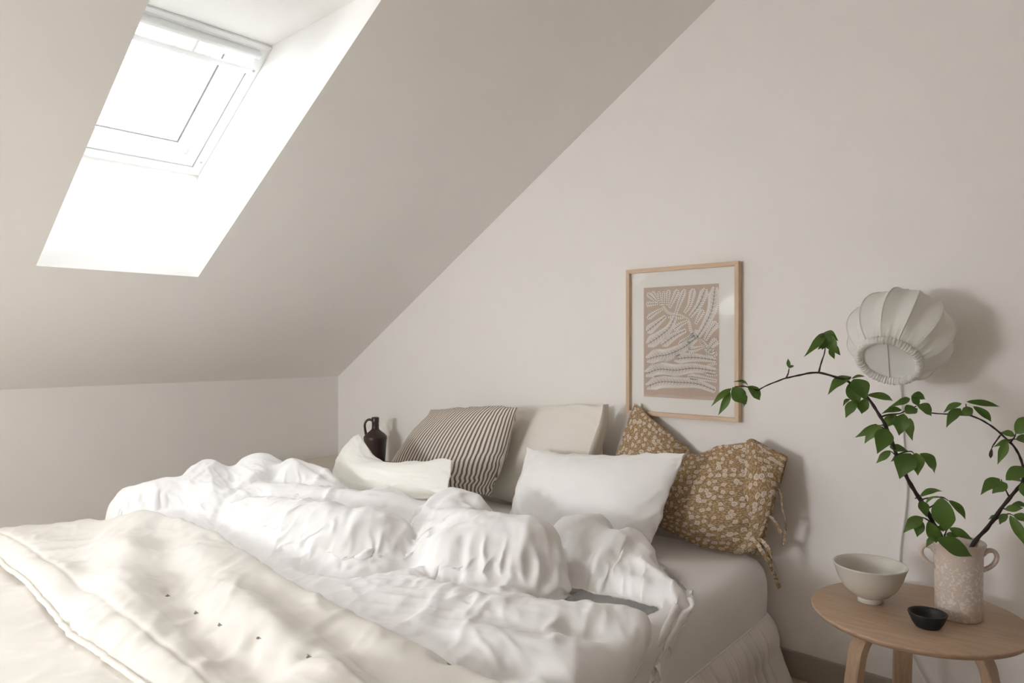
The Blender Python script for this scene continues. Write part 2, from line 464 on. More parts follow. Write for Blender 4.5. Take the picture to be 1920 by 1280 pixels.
def wrinkle(V, Q, sets, seed=1, stretch=3.6, mask=None, sharp=1.6, coords=None):
    """creases: ridged noise drawn out across an axis; sets of (axis angle, wavelength, height)"""
    N = vnormals(V, Q); H = np.zeros(len(V)); Wt = np.zeros(len(V)) + 1e-6
    Vc = V if coords is None else coords
    wp = np.c_[fbm(Vc * 5, seed + 1, 2), fbm(Vc * 5, seed + 2, 2), fbm(Vc * 5, seed + 3, 2)] * .045
    Pw = Vc + wp
    for k, (ang, wl, amp) in enumerate(sets):
        ax = np.array([math.cos(ang), math.sin(ang), 0.0]); b = np.array([-ax[1], ax[0], 0.0])
        c = np.c_[Pw @ ax / wl, Pw @ b / (wl * stretch), Pw[:, 2] / (wl * stretch)]
        r = 1 - np.abs(noise3(c, seed + 10 * k)) * 1.7
        r = np.sign(r) * np.abs(r) ** sharp
        w_ = np.clip(.5 + 1.5 * fbm(Vc * 3.2, seed + 100 + k, 2), 0, 1) ** 1.5
        H += w_ * amp * (r - .35); Wt += w_
    H = H / np.maximum(Wt, .55)
    if mask is not None: H = H * mask
    return V + N * H[:, None]

def drape(X, eu, ev, H, steps=200, iters=3, kb=.15, kb4=0.0, shear=.2, g=.0012, damp=.9, pins=None, fric=.5, clear=.003, rest_from=None):
    """lay a sheet (rows, cols, 3) with spare length eu / ev over a height map H(x, y)"""
    X = X.copy(); R = X if rest_from is None else rest_from
    def ln(a, b): return np.linalg.norm(b - a, axis=-1)
    ru = ln(R[:, :-1], R[:, 1:]) * (1 + (eu[:, :-1] + eu[:, 1:]) / 2)
    rv = ln(R[:-1], R[1:]) * (1 + (ev[:-1] + ev[1:]) / 2)
    ruc = (ru[:-1] + ru[1:]) / 2; rvc = (rv[:, :-1] + rv[:, 1:]) / 2
    rd = np.sqrt(ruc ** 2 + rvc ** 2)
    def con(a, b, rest, k, push=1.0):
        d = b - a; L = np.sqrt((d * d).sum(-1)) + 1e-9
        e = (L - rest) / L * .5 * k
        if push != 1.0: e = np.where(e < 0, e * push, e)
        c = d * e[..., None]; a += c; b -= c
    Pv = X.copy()
    for s in range(steps):
        v = (X - Pv) * damp; Pv = X.copy()
        X += v; X[..., 2] -= g
        for it in range(iters):
            for p_ in (0, 1):
                con(X[:, p_:-1:2], X[:, p_ + 1::2], ru[:, p_::2], 1.0)
            for p_ in (0, 1):
                con(X[p_:-1:2], X[p_ + 1::2], rv[p_::2], 1.0)
            for p_ in (0, 1):
                con(X[p_:-1:2, :-1], X[p_ + 1::2, 1:], rd[p_::2], shear)
                con(X[p_:-1:2, 1:], X[p_ + 1::2, :-1], rd[p_::2], shear)
        if kb:
            r2 = ru[:, :-1] + ru[:, 1:]
            for p_ in range(4): con(X[:, p_:-2:4], X[:, p_ + 2::4], r2[:, p_::4], kb)
            r2 = rv[:-1] + rv[1:]
            for p_ in range(4): con(X[p_:-2:4], X[p_ + 2::4], r2[p_::4], kb)
        if kb4:
            r4 = ru[:, :-3] + ru[:, 1:-2] + ru[:, 2:-1] + ru[:, 3:]
            for p_ in range(8): con(X[:, p_:-4:8], X[:, p_ + 4::8], r4[:, p_::8], kb4)
            r4 = rv[:-3] + rv[1:-2] + rv[2:-1] + rv[3:]
            for p_ in range(8): con(X[p_:-4:8], X[p_ + 4::8], r4[p_::8], kb4)
        h = H(X[..., 0], X[..., 1]) + clear
        hit = X[..., 2] < h
        X[..., 2] = np.where(hit, h, X[..., 2])
        if fric:
            k = hit * fric
            X[..., 0] -= (X[..., 0] - Pv[..., 0]) * k; X[..., 1] -= (X[..., 1] - Pv[..., 1]) * k
        if pins is not None:
            for (j, i, q, kp) in pins: X[j, i] += (q - X[j, i]) * kp
    return X
class HeightMap:
    def __init__(self, x0, y0, d, Z): self.x0, self.y0, self.d, self.Z = x0, y0, d, Z
    def __call__(self, x, y):
        ny, nx = self.Z.shape
        u = np.clip((x - self.x0) / self.d, 0, nx - 1.001); v = np.clip((y - self.y0) / self.d, 0, ny - 1.001)
        i = u.astype(int); j = v.astype(int); a = u - i; b = v - j; Z = self.Z
        return (Z[j, i] * (1 - a) + Z[j, i + 1] * a) * (1 - b) + (Z[j + 1, i] * (1 - a) + Z[j + 1, i + 1] * a) * b
    def blur(self, n=1):
        Z = self.Z
        for _ in range(n):
            Zp = np.pad(Z, 1, mode='edge'); Z = (Zp[:-2, 1:-1] + 2 * Zp[1:-1, 1:-1] + Zp[2:, 1:-1]) / 4
            Zp = np.pad(Z, 1, mode='edge'); Z = (Zp[1:-1, :-2] + 2 * Zp[1:-1, 1:-1] + Zp[1:-1, 2:]) / 4
        return HeightMap(self.x0, self.y0, self.d, Z)
def height_of(V, Q, x0, x1, y0, y1, d, floor_fun):
    from mathutils.bvhtree import BVHTree
    bv = BVHTree.FromPolygons([Vector(v) for v in V], [tuple(dict.fromkeys(map(int, q))) for q in Q])
    xs, ys = np.arange(x0, x1, d), np.arange(y0, y1, d); Z = np.empty((len(ys), len(xs)))
    for j, y in enumerate(ys):
        for i, x in enumerate(xs):
            hit = bv.ray_cast(Vector((x, y, 2.0)), Vector((0, 0, -1)))
            f = floor_fun(x, y); Z[j, i] = max(f, hit[0].z) if hit[0] is not None else f
    return HeightMap(x0, y0, d, Z)
def grid_quads(n, m):
    I = np.arange(n * m).reshape(n, m)
    return np.stack([I[:-1, :-1], I[:-1, 1:], I[1:, 1:], I[1:, :-1]], -1).reshape(-1, 4)
def shell(X, Q, n, m, thick):
    """close an open sheet: shift a second skin inward and stitch the rim"""
    V = X.reshape(-1, 3); N = vnormals(V, Q); k = len(V)
    I = np.arange(n * m).reshape(n, m)
    rim = np.r_[I[0, :-1], I[:-1, -1], I[-1, :0:-1], I[:0:-1, 0]]
    rq = np.c_[rim, rim + k, np.roll(rim, -1) + k, np.roll(rim, -1)]
    return np.vstack([V, V - N * thick]), np.vstack([Q, Q[:, ::-1] + k, rq])

def pillow_grid(nx, ny):
    """two-layer grid sharing its border; returns flat (u,v,w), quads, border flag"""
    idF = np.arange(nx * ny).reshape(ny, nx)
    idB = np.full((ny, nx), -1); c = nx * ny
    U, Vv = np.meshgrid(np.linspace(-1, 1, nx), np.linspace(-1, 1, ny))
    P = [np.c_[U.ravel(), Vv.ravel(), np.full(nx * ny, 1.0)]]
    bord = np.zeros((ny, nx), bool); bord[0] = bord[-1] = True; bord[:, 0] = bord[:, -1] = True
    for j in range(ny):
        for i in range(nx):
            if bord[j, i]: idB[j, i] = idF[j, i]
            else: idB[j, i] = c; c += 1
    P.append(np.c_[U[~bord], Vv[~bord], np.full((~bord).sum(), -1.0)])
    P = np.vstack(P); P[idF[bord], 2] = 0
    Q = []
    for j in range(ny - 1):
        for i in range(nx - 1):
            Q.append((idF[j, i], idF[j, i + 1], idF[j + 1, i + 1], idF[j + 1, i]))
            Q.append((idB[j, i], idB[j + 1, i], idB[j + 1, i + 1], idB[j, i + 1]))
    return P, np.array(Q), idF, idB, bord

def inflate(w, h, nx, ny, it=220, press=.0016, seed=1, bend=.12, soft=1.0):
    P, Q, idF, idB, bord = pillow_grid(nx, ny)
    V = P.copy(); V[:, 0] *= w / 2; V[:, 1] *= h / 2
    flat = V.copy(); flat[:, 2] = 0
    V[:, 2] = P[:, 2] * .012 * (1 - P[:, 0] ** 2) * (1 - P[:, 1] ** 2) + fbm(flat * 9, seed, 3) * .004
    E = edges_of(Q); d0 = flat[E[:, 1]] - flat[E[:, 0]]; rest = np.linalg.norm(d0, axis=1)
    keep = rest > 1e-6; E = E[keep]; rest = rest[keep]
    n = len(V); deg = np.bincount(E.ravel(), minlength=n)[:, None].astype(float)
    for k in range(it):
        N = vnormals(V, Q)
        V = V + N * press * (1 if k < it * .8 else .3)
        for _ in range(3):
            d = V[E[:, 1]] - V[E[:, 0]]; L = np.linalg.norm(d, axis=1)
            s = np.where(L > rest, (L - rest), (L - rest) * .06) / (L + 1e-12) * .5
            V = V + scatter(E, d * s[:, None], n) / deg * 2.0
        if bend:
            V = lap_smooth(V, E, 1, bend * .25)
    return V, Q, P, E

def coons(u, v, B):
    """B: dict of bottom, top, left, right polylines (world) -> surface point for u,v in 0..1"""
    def ev(C, t):
        C = np.asarray(C, float); s = np.r_[0, np.cumsum(np.linalg.norm(np.diff(C, axis=0), axis=1))]; s /= s[-1]
        return np.stack([np.interp(t, s, C[:, k]) for k in range(3)], 1)
    b, t, l, r = ev(B['b'], u), ev(B['t'], u), ev(B['l'], v), ev(B['r'], v)
    b0, b1, t0, t1 = [np.asarray(x, float) for x in (B['b'][0], B['b'][-1], B['t'][0], B['t'][-1])]
    u_, v_ = u[:, None], v[:, None]
    return (1 - v_) * b + v_ * t + (1 - u_) * l + u_ * r - ((1 - u_) * (1 - v_) * b0 + u_ * (1 - v_) * b1 + (1 - u_) * v_ * t0 + u_ * v_ * t1)

def curve_of(pts, n=40):
    return catmull(pts, n)

def pillow(name, B, w, h, thick, mats, nx=64, ny=52, seed=1, inset=True, it=220, press=.0016, bow=1.0, crk=.0, uvscale=None, wk=0.0, uvwarp=0.0, parent=None, wfun=None, squash=1.0):
    """inflate a sewn rectangle, then hang it between four boundary curves"""
    V, Q, P, E = inflate(w, h, nx, ny, it, press, seed)
    cx = np.abs(V[np.abs(P[:, 0]) + np.abs(P[:, 1]) > 1.98, 0]).mean(); cy = np.abs(V[np.abs(P[:, 0]) + np.abs(P[:, 1]) > 1.98, 1]).mean()
    uu, vv = V[:, 0] / cx, V[:, 1] / cy
    uu = P[:, 0] + (uu - P[:, 0]) * bow; vv = P[:, 1] + (vv - P[:, 1]) * bow
    ww = V[:, 2]; ww = ww / np.abs(ww).max() * thick / 2
    S = coons((uu + 1) / 2, (vv + 1) / 2, B)
    c0, c1, c2, c3 = [np.asarray(x, float) for x in (B['b'][0], B['b'][-1], B['t'][-1], B['t'][0])]
    n = np.cross(c2 - c0, c3 - c1); n /= np.linalg.norm(n)
    if n @ (CAM - c0) < 0: n = -n
    ww = np.where(ww < 0, ww * squash, ww)
    X = S + n * ww[:, None]
    if crk:
        a = np.clip(fbm(X * 5, seed + 5, 2) * 1.2 + .4, 0, 1.4) * crk
        th = fbm(X * 3, seed + 9, 2) * 3
        hx = (c1 - c0) / np.linalg.norm(c1 - c0); hy = np.cross(n, hx)
        D = np.cos(th)[:, None] * hx + np.sin(th)[:, None] * hy
        X = crinkle(X, Q, E, a, D, 40, .04, .12, seed + 2)
    if wk:
        m_ = .45 + .75 * np.clip(np.maximum(np.abs(P[:, 0]), np.abs(P[:, 1])), 0, 1) ** 2
        fc = np.c_[P[:, 0] * w / 2, P[:, 1] * h / 2, P[:, 2] * .3]
        X = wrinkle(X, Q, [(.3, .075, .0065 * wk), (1.3, .065, .0055 * wk), (2.3, .07, .006 * wk), (.8, .05, .0045 * wk)], seed + 40, 3.2, m_, 2.0, fc)
        X = wrinkle(X, Q, [(.5, .034, .0018 * wk), (1.7, .032, .0018 * wk), (2.6, .034, .0016 * wk)], seed + 60, 3.0, m_, 2.0, fc)
    if wfun is not None: X = wfun(X, P)
    X[:, 2] = np.maximum(X[:, 2], .4525)               # it rests on the mattress
    uv = np.c_[P[:, 0] * w / 2, P[:, 1] * h / 2] if uvscale is None else np.c_[(P[:, 0] + 1) / 2, (P[:, 1] + 1) / 2]
    if uvwarp:
        uv = uv + uvwarp * np.c_[fbm(np.c_[P[:, :2] * [3.0, 6.0], P[:, 2]], seed, 2) * sstep(-.1, .9, P[:, 0]) * sstep(.3, -.6, P[:, 1]), np.zeros(len(P))]
    o = mesh(name, X, Q, mats, parent, True, uv); md = o.modifiers.new('sub', 'SUBSURF'); md.levels = 1; md.render_levels = 1
    return o, X, P

#==PART2==
# ================================================================== ROOM
KZ, SL = .9931, .60325                      # knee-wall height and roof slope
NRM = math.hypot(1, SL)
XW0, XT, XF = .814, 2.158, 3.05             # skylight opening along the slope, end of slope
WY0, WY1 = -1.837, -1.247                   # skylight opening across
KW = 1.434                                  # z of the window plane at x = 0
XW1 = (KZ + SL * XT - KW) / SL              # where the level head of the reveal meets the window
ROOM_Y, ROOM_X = -4.6, 5.4
ZF = KZ + SL * XF

def slope_pt(x, y, k=KZ): return (x, y, k + SL * x)
xs = [0, XW0, XT, XF]; ys = [ROOM_Y, WY0, WY1, 0.0]
V = [slope_pt(x, y) for y in ys for x in xs]; Fc = []
W2 = (-4.35, -3.45)                         # unseen second skylight, added for fill light
for j in range(3):
    for i in range(3):
        if j == 1 and i == 1: continue
        if j == 0 and i == 1: continue
        Fc.append((j * 4 + i, j * 4 + i + 1, (j + 1) * 4 + i + 1, (j + 1) * 4 + i))
def add_open(y0, y1):
    k = len(V)
    V.extend([slope_pt(XW0, y0), slope_pt(XT, y0), slope_pt(XT, y1), slope_pt(XW0, y1)])
    return k
a = len(V)
V += [slope_pt(XW0, W2[0]), slope_pt(XT, W2[0]), slope_pt(XT, W2[1]), slope_pt(XW0, W2[1])]
Fc += [(1, 2, a + 1, a), (a + 3, a + 2, 6, 5)]
structure(mesh('ceiling', V, Fc, M_ceil, smooth=False))
def reveal(name, y0, y1):
    zt = KZ + SL * XT
    V = [slope_pt(XW0, y0), slope_pt(XW0, y1), slope_pt(XT, y1), slope_pt(XT, y0),
         (XW0, y0, KW + SL * XW0), (XW0, y1, KW + SL * XW0), (XW1, y1, zt), (XW1, y0, zt)]
    Fc = [(0, 1, 5, 4), (1, 2, 6, 5), (2, 3, 7, 6), (3, 0, 4, 7)]
    return structure(mesh(name, V, Fc, M_reveal, smooth=False))
reveal('trim_1', WY0, WY1)
reveal('trim_2_fill', *W2)
structure(mesh('ceiling_flat', [(XF, ROOM_Y, ZF), (ROOM_X, ROOM_Y, ZF), (ROOM_X, 0, ZF), (XF, 0, ZF)], [(0, 1, 2, 3)], M_ceil, smooth=False))
structure(mesh('wall_back', [(0, 0, 0), (ROOM_X, 0, 0), (ROOM_X, 0, ZF), (XF, 0, ZF), (0, 0, KZ)], [(0, 1, 2, 3, 4)], M_wall, smooth=False))
structure(mesh('wall_left', [(0, ROOM_Y, 0), (0, 0, 0), (0, 0, KZ), (0, ROOM_Y, KZ)], [(0, 1, 2, 3)], M_wall, smooth=False))
structure(mesh('wall_right', [(ROOM_X, ROOM_Y, 0), (ROOM_X, 0, 0), (ROOM_X, 0, ZF), (ROOM_X, ROOM_Y, ZF)], [(0, 3, 2, 1)], M_wall_dark, smooth=False))
FW = (1.05, 1.95, .95, 1.52)               # unseen window added behind the camera to light the back wall
def zr(x): return min(KZ + SL * x, ZF)
V = [(0, 0), (FW[0], 0), (FW[1], 0), (ROOM_X, 0), (0, KZ), (FW[0], FW[2]), (FW[1], FW[2]), (FW[0], FW[3]), (FW[1], FW[3]), (FW[0], zr(FW[0])), (FW[1], zr(FW[1])), (XF, ZF), (ROOM_X, ZF)]
Fc = [(0, 1, 5, 7, 9, 4), (1, 2, 6, 5), (2, 3, 12, 11, 10, 8, 6), (7, 8, 10, 9)]
structure(mesh('wall_front', [(x, ROOM_Y, z) for x, z in V], Fc, M_wall, smooth=False))
w3 = structure(empty('window_3', ((FW[0] + FW[1]) / 2, ROOM_Y, (FW[2] + FW[3]) / 2)))
fxm, fzm, fxw, fzh = 0, 0, FW[1] - FW[0], FW[3] - FW[2]
bm = bmesh.new()
for c, sz in (((0, -.05, fzh / 2 - .025), (fxw, .10, .05)), ((0, -.05, -fzh / 2 + .025), (fxw, .10, .05)), ((fxw / 2 - .025, -.05, 0), (.05, .10, fzh - .1)), ((-fxw / 2 + .025, -.05, 0), (.05, .10, fzh - .1)), ((0, -.05, 0), (.05, .08, fzh - .1))):
    bm_box(bm, c, sz)
structure(from_bm('window_frame', bm, M_white_gloss, w3, smooth=False))
structure(mesh('pane', [(-fxw / 2, -.06, -fzh / 2), (fxw / 2, -.06, -fzh / 2), (fxw / 2, -.06, fzh / 2), (-fxw / 2, -.06, fzh / 2)], [(0, 1, 2, 3)], M_glass, w3, smooth=False))
ld = bpy.data.lights.new('window_3_portal', 'AREA'); ld.shape = 'RECTANGLE'; ld.size = fxw; ld.size_y = fzh; ld.cycles.is_portal = True
lo = bpy.data.objects.new('daylight', ld); COL.objects.link(lo); lo.location = ((FW[0] + FW[1]) / 2, ROOM_Y - .11, (FW[2] + FW[3]) / 2); lo.rotation_euler = (PI / 2, 0, 0)
structure(mesh('floor', [(0, ROOM_Y, 0), (ROOM_X, ROOM_Y, 0), (ROOM_X, 0, 0), (0, 0, 0)], [(0, 1, 2, 3)], M_floor, smooth=False))
bm = bmesh.new(); bm_box(bm, (ROOM_X / 2, -.008, .046), (ROOM_X, .016, .092), bev=.003); structure(from_bm('baseboard_back', bm, M_base, smooth=False))
bm = bmesh.new(); bm_box(bm, (.008, ROOM_Y / 2, .046), (.016, -ROOM_Y - .04, .092), bev=.003); structure(from_bm('baseboard_left', bm, M_base, smooth=False))

# roof windows, built in the window plane: u up the slope, v across, n outward
def window(name, y0, y1, pane_mat):
    A = math.atan(SL); ca, sa = math.cos(A), math.sin(A)
    O = np.array(slope_pt(XW0, 0, KW)); Uu = np.array([ca, 0, sa]); Nn = np.array([-sa, 0, ca])
    LEN = (XW1 - XW0) * NRM
    root = structure(empty(name, (XW0, (y0 + y1) / 2, KW + SL * XW0)))
    def p(u, v, n): return O + Uu * u + np.array([0, v, 0]) + Nn * n
    def ring(nm, o, i, mat):
        """o / i = (u0,u1,v0,v1,n) of the outer and inner loop of a sloping ring"""
        def loop(q): return [p(q[0], q[2], q[4]), p(q[0], q[3], q[4]), p(q[1], q[3], q[4]), p(q[1], q[2], q[4])]
        V = loop(o) + loop(i)
        F_ = [(k, (k + 1) % 4, 4 + (k + 1) % 4, 4 + k) for k in range(4)]
        return under(structure(mesh(nm, V, F_, mat, smooth=False)), root)
    def rings(nm, lst, mat):
        V, F_ = [], []
        for q in lst: V += [p(q[0], q[2], q[4]), p(q[0], q[3], q[4]), p(q[1], q[3], q[4]), p(q[1], q[2], q[4])]
        for r in range(len(lst) - 1):
            for k in range(4): F_.append((r * 4 + k, r * 4 + (k + 1) % 4, r * 4 + 4 + (k + 1) % 4, r * 4 + 4 + k))
        return under(structure(mesh(nm, V, F_, mat, smooth=False)), root)
    e = .036
    def q(ins, n, lo=0.0, hi=0.0): return (ins + lo, LEN - ins - hi, y0 + ins, y1 - ins, n)
    rings('window_frame', [q(-.02, .02), q(-.001, .0), q(-.001, -.012), q(.012, -.016), q(e, -.006), q(e, .03)], M_white_gloss)
    rings('gasket', [q(e - .001, .004), q(e + .006, .004)], M_gasket)
    rings('sash', [q(e + .004, .02), q(e + .004, -.004), q(e + .012, -.006), q(e + .030, .028), q(e + .033, .028), q(e + .035, .033), q(e + .072, .033), q(e + .075, .043)], M_white_gloss)
    rings('glazing_bead', [q(e + .0745, .034), q(e + .0745, .030), q(e + .080, .030), q(e + .080, .048)], M_white_gloss)
    rings('glazing_gasket', [q(e + .080, .036), q(e + .0868, .040)], M_gasket)
    g = q(e + .07, .046)
    pane = under(structure(mesh('pane', [p(g[0], g[2], .046), p(g[0], g[3], .046), p(g[1], g[3], .046), p(g[1], g[2], .046)], [(0, 1, 2, 3)], pane_mat, smooth=False)), root)
    # ventilation bar along the head of the sash
    bm = bmesh.new()
    M = Matrix(((Uu[0], 0, Nn[0], O[0]), (0, 1, 0, 0), (Uu[2], 0, Nn[2], O[2]), (0, 0, 0, 1)))
    vm, vl = (y0 + y1) / 2, (y1 - y0) - .082
    bm_box(bm, (LEN - .108, vm, -.034), (.026, vl, .012), M, .005, 3)
    under(structure(from_bm('vent_bar', bm, M_white_gloss)), root)
    for v in (y0 + .05, vm + .035, y1 - .05):
        bm = bmesh.new(); bm_box(bm, (LEN - .078, v, -.016), (.062, .010, .044), M, .002)
        under(structure(from_bm('bar_bracket', bm, M_white_gloss, smooth=False)), root)
    bm = bmesh.new(); bm_box(bm, (LEN - .040, vm, -.02), (.022, vl + .02, .034), M, .006, 3)
    under(structure(from_bm('vent_housing', bm, M_white_gloss)), root)
    for u in (.08, LEN - .12):
        bm = bmesh.new()
        bmesh.ops.create_cone(bm, cap_ends=True, segments=16, radius1=.0055, radius2=.005, depth=.004)
        bmesh.ops.transform(bm, matrix=M @ Matrix.Translation((u, y1 - .019, -.0125)), verts=bm.verts)
        under(structure(from_bm('screw_cap', bm, M_screwcap)), root)
    # flashing collar that closes the roof around the window
    rings('roof_collar', [q(.0, .0), q(-.03, .01), q(-.03, .06), q(e - .002, .06)], M_white_gloss)
    ld = bpy.data.lights.new(name + '_portal', 'AREA'); ld.shape = 'RECTANGLE'; ld.size = LEN; ld.size_y = y1 - y0; ld.cycles.is_portal = True
    lo = bpy.data.objects.new('daylight', ld); COL.objects.link(lo)
    c = p(LEN / 2, vm, .09)
    Mx = Matrix(((Uu[0], 0, Nn[0], c[0]), (0, 1, 0, c[1]), (Uu[2], 0, Nn[2], c[2]), (0, 0, 0, 1)))
    lo.matrix_world = Mx
    return root
window('window_1', WY0, WY1, M_glass_dimmed)
window('window_2_fill', *W2, M_glass)  # added out of view to brighten the room

# daylight: bright overcast sky with a thin sun
w = bpy.data.worlds.new('sky'); scene.world = w; w.use_nodes = True
bg = w.node_tree.nodes['Background']; bg.inputs['Color'].default_value = (.96, .98, 1.0, 1); bg.inputs['Strength'].default_value = 7.0
sd = bpy.data.lights.new('sun', 'SUN'); sd.energy = 4.0; sd.angle = .009; sd.color = (1.0, .95, .88)
so = bpy.data.objects.new('sun', sd); COL.objects.link(so)
so.rotation_euler = Vector((.50, -.17, .44)).to_track_quat('Z', 'Y').to_euler()

# ================================================================== BED
BED = empty('bed', (1.84, -1.08, 0)); tag(BED, 'low double bed with grey-white fitted sheet and gathered ruffle down to the floor', 'bed')
ZM = .44
def bed_edge_x(y): return 2.815 - .045 * y          # right-hand edge of the sheet
def mattress():
    # rounded slab following the slightly splayed right edge
    nx, ny = 60, 70
    V, Q = [], []
    prof = [(0.0, .235), (.004, .30), (.002, .37), (-.012, .415), (-.04, .436), (-.08, ZM)]
    def outline(ins):
        pts = []
        x0, y0, y1 = .86 + ins, -2.13 + ins, -.05 - ins
        r = max(.09 - ins * .3, .02)
        def X1(y): return bed_edge_x(y) - ins
        for cx, cy, a0 in ((X1(y1) - r, y1 - r, 0), (x0 + r, y1 - r, 90), (x0 + r, y0 + r, 180), (X1(y0) - r, y0 + r, 270)):
            for k in range(7):
                a = math.radians(a0 + 15 * k); pts.append((cx + r * math.cos(a), cy + r * math.sin(a)))
        out = []
        n = len(pts)
        for i in range(n):
            a, b = pts[i], pts[(i + 1) % n]
            m = max(1, int(math.hypot(b[0] - a[0], b[1] - a[1]) / .04))
            for k in range(m): out.append((a[0] + (b[0] - a[0]) * k / m, a[1] + (b[1] - a[1]) * k / m))
        return out
    base = outline(0); n = len(base)
    cx, cy = 1.85, -1.08
    rows = []
    for off, z in prof:
        row = []
        for (x, y) in base:
            d = np.array([x - cx, y - cy]); 
            nx_, ny_ = d[0] / 1.0, d[1] / 1.05
            L = max(abs(nx_), abs(ny_))
            row.append((x + off * np.clip(nx_ / L * 1.0, -1, 1) * (1 if abs(nx_) > .85 * L else .0), y + off * np.clip(ny_ / L, -1, 1) * (1 if abs(ny_) > .85 * L else .0), z))
        rows.append(row)
    for s in (.85, .6, .3, .08):
        rows.append([(cx + (x - cx) * s, cy + (y - cy) * s, ZM + .004 * (1 - s)) for (x, y, _) in rows[5]])
    for r in rows: V += r
    for j in range(len(rows) - 1):
        for i in range(n):
            Q.append((j * n + i, j * n + (i + 1) % n, (j + 1) * n + (i + 1) % n, (j + 1) * n + i))
    Q.append(tuple((len(rows) - 1) * n + i for i in range(n)))
    V = np.array(V)
    V[:, 2] += np.where(V[:, 2] > .42, fbm(V * 6, 3, 3) * .004, 0)
    o = mesh('mattress', V, Q, M_sheet)
    md = o.modifiers.new('sub', 'SUBSURF'); md.levels = 1; md.render_levels = 2
    k0 = int(np.argmin([x + .3 * y for x, y in base]))
    return o, base[k0:] + base[:k0]
mt, base_outline = mattress(); under(mt, BED); tag(mt, 'mattress under a grey-white fitted sheet')

# piping where the ruffle is gathered, and the ruffle itself
P = np.array([(x, y, .237) for x, y in base_outline]); P = np.vstack([P, P[:1]])
Vt, Ft = tube_data(P + [0, 0, .0], .0035, 6, False)
under(mesh('seam', Vt, Ft, M_sheet), BED)
def ruffle():
    P = np.array(base_outline); P = np.vstack([P, P[:1]])
    s = np.r_[0, np.cumsum(np.linalg.norm(np.diff(P, axis=0), axis=1))]
    n = 3000; t = np.linspace(0, s[-1], n)
    X = np.interp(t, s, P[:, 0]); Y = np.interp(t, s, P[:, 1])
    k = np.ones(15) / 15
    tx, ty = np.gradient(X), np.gradient(Y); L = np.hypot(tx, ty) + 1e-9
    nx_, ny_ = ty / L, -tx / L
    nx_ = np.convolve(np.r_[nx_[-7:], nx_, nx_[:7]], k, 'valid'); ny_ = np.convolve(np.r_[ny_[-7:], ny_, ny_[:7]], k, 'valid')
    rows = 26; V = []
    ph = np.c_[t, np.zeros(n), np.zeros(n)]
    warp = fbm(ph * 5 + 3.3, 21, 2) * 3.2
    for j in range(rows):
        f = j / (rows - 1)
        fold = np.sin(t * 48 + warp * 2.2 + fbm(np.c_[t * 3, np.full(n, f * .5), np.zeros(n)], 4, 2) * 1.2)
        fine = np.sin(t * 420 + warp * 6)
        fold = 2 * np.abs(fold) ** .8 - 1
        amp = .0045 + .040 * f ** .8
        off = .001 + .082 * f ** .9 + amp * fold * (.55 + .6 * fbm(np.c_[t * 4, np.zeros(n), np.zeros(n)] + 9, 8, 2)) + .0018 * fine * (1 - f) ** 2.0
        puff = .022 * np.sin(PI * min(1, f * 2.2)) * (.5 + .5 * noise3(np.c_[t * 7, np.zeros(n), np.zeros(n)], 31))
        off = off + puff
        z = .237 * (1 - f) + .004 * f + .006 * fold * f
        z = np.maximum(z, .003)
        # keep the cloth off the wall
        yy = np.minimum(Y + ny_ * off, -.024)
        V.append(np.c_[X + nx_ * off, yy, z])
    V = np.vstack(V); Q = []
    for j in range(rows - 1):
        for i in range(n - 1): Q.append((j * n + i, j * n + i + 1, (j + 1) * n + i + 1, (j + 1) * n + i))
    return mesh('ruffle', V, Q, M_skirt)
under(ruffle(), BED)

# ================================================================== DUVET
def roll_data(spec, nseg=None):
    """spec: list of (point, horizontal radius, vertical radius); a plump fold swept along its points"""
    C = np.array([s[0] for s in spec], float); rh = np.array([s[1] for s in spec], float); rv = np.array([s[2] for s in spec], float)
    if len(C) == 1:
        C = np.vstack([C - [.002, 0, 0], C + [.002, 0, 0]]); rh = np.repeat(rh, 2); rv = np.repeat(rv, 2)
    L = np.linalg.norm(np.diff(C, axis=0), axis=1).sum()
    n = nseg or max(8, int(L / .03))
    Cc = catmull(C, n); tt = np.linspace(0, 1, n); tk = np.linspace(0, 1, len(C))
    Rh = np.interp(tt, tk, rh); Rv = np.interp(tt, tk, rv)
    tan = np.gradient(Cc, axis=0); tan /= np.linalg.norm(tan, axis=1)[:, None] + 1e-9
    cap = 5
    pts, hs, vs, tg = [], [], [], []
    for k in range(cap):
        a = (1 - k / cap) * PI / 2
        pts.append(Cc[0] - tan[0] * Rh[0] * math.sin(a) * .9); hs.append(Rh[0] * max(math.cos(a), .04)); vs.append(Rv[0] * max(math.cos(a), .04)); tg.append(tan[0])
    for i in range(n): pts.append(Cc[i]); hs.append(Rh[i]); vs.append(Rv[i]); tg.append(tan[i])
    for k in range(1, cap + 1):
        a = k / cap * PI / 2
        pts.append(Cc[-1] + tan[-1] * Rh[-1] * math.sin(a) * .9); hs.append(Rh[-1] * max(math.cos(a), .04)); vs.append(Rv[-1] * max(math.cos(a), .04)); tg.append(tan[-1])
    S = 24; V, Q = [], []
    for c, h, v, t in zip(pts, hs, vs, tg):
        side = np.cross(t, [0, 0, 1.0]); l = np.linalg.norm(side); side = side / l if l > .15 else RGT
        upv = np.cross(side, t); upv /= np.linalg.norm(upv)
        for k in range(S):
            a = 2 * PI * k / S; V.append(np.asarray(c) + side * h * math.cos(a) + upv * v * math.sin(a))
    m = len(pts)
    for i in range(m - 1):
        for k in range(S): Q.append((i * S + k, i * S + (k + 1) % S, (i + 1) * S + (k + 1) % S, (i + 1) * S + k))
    Q.append(tuple(range(S))[::-1]); Q.append(tuple((m - 1) * S + k for k in range(S)))
    return V, Q
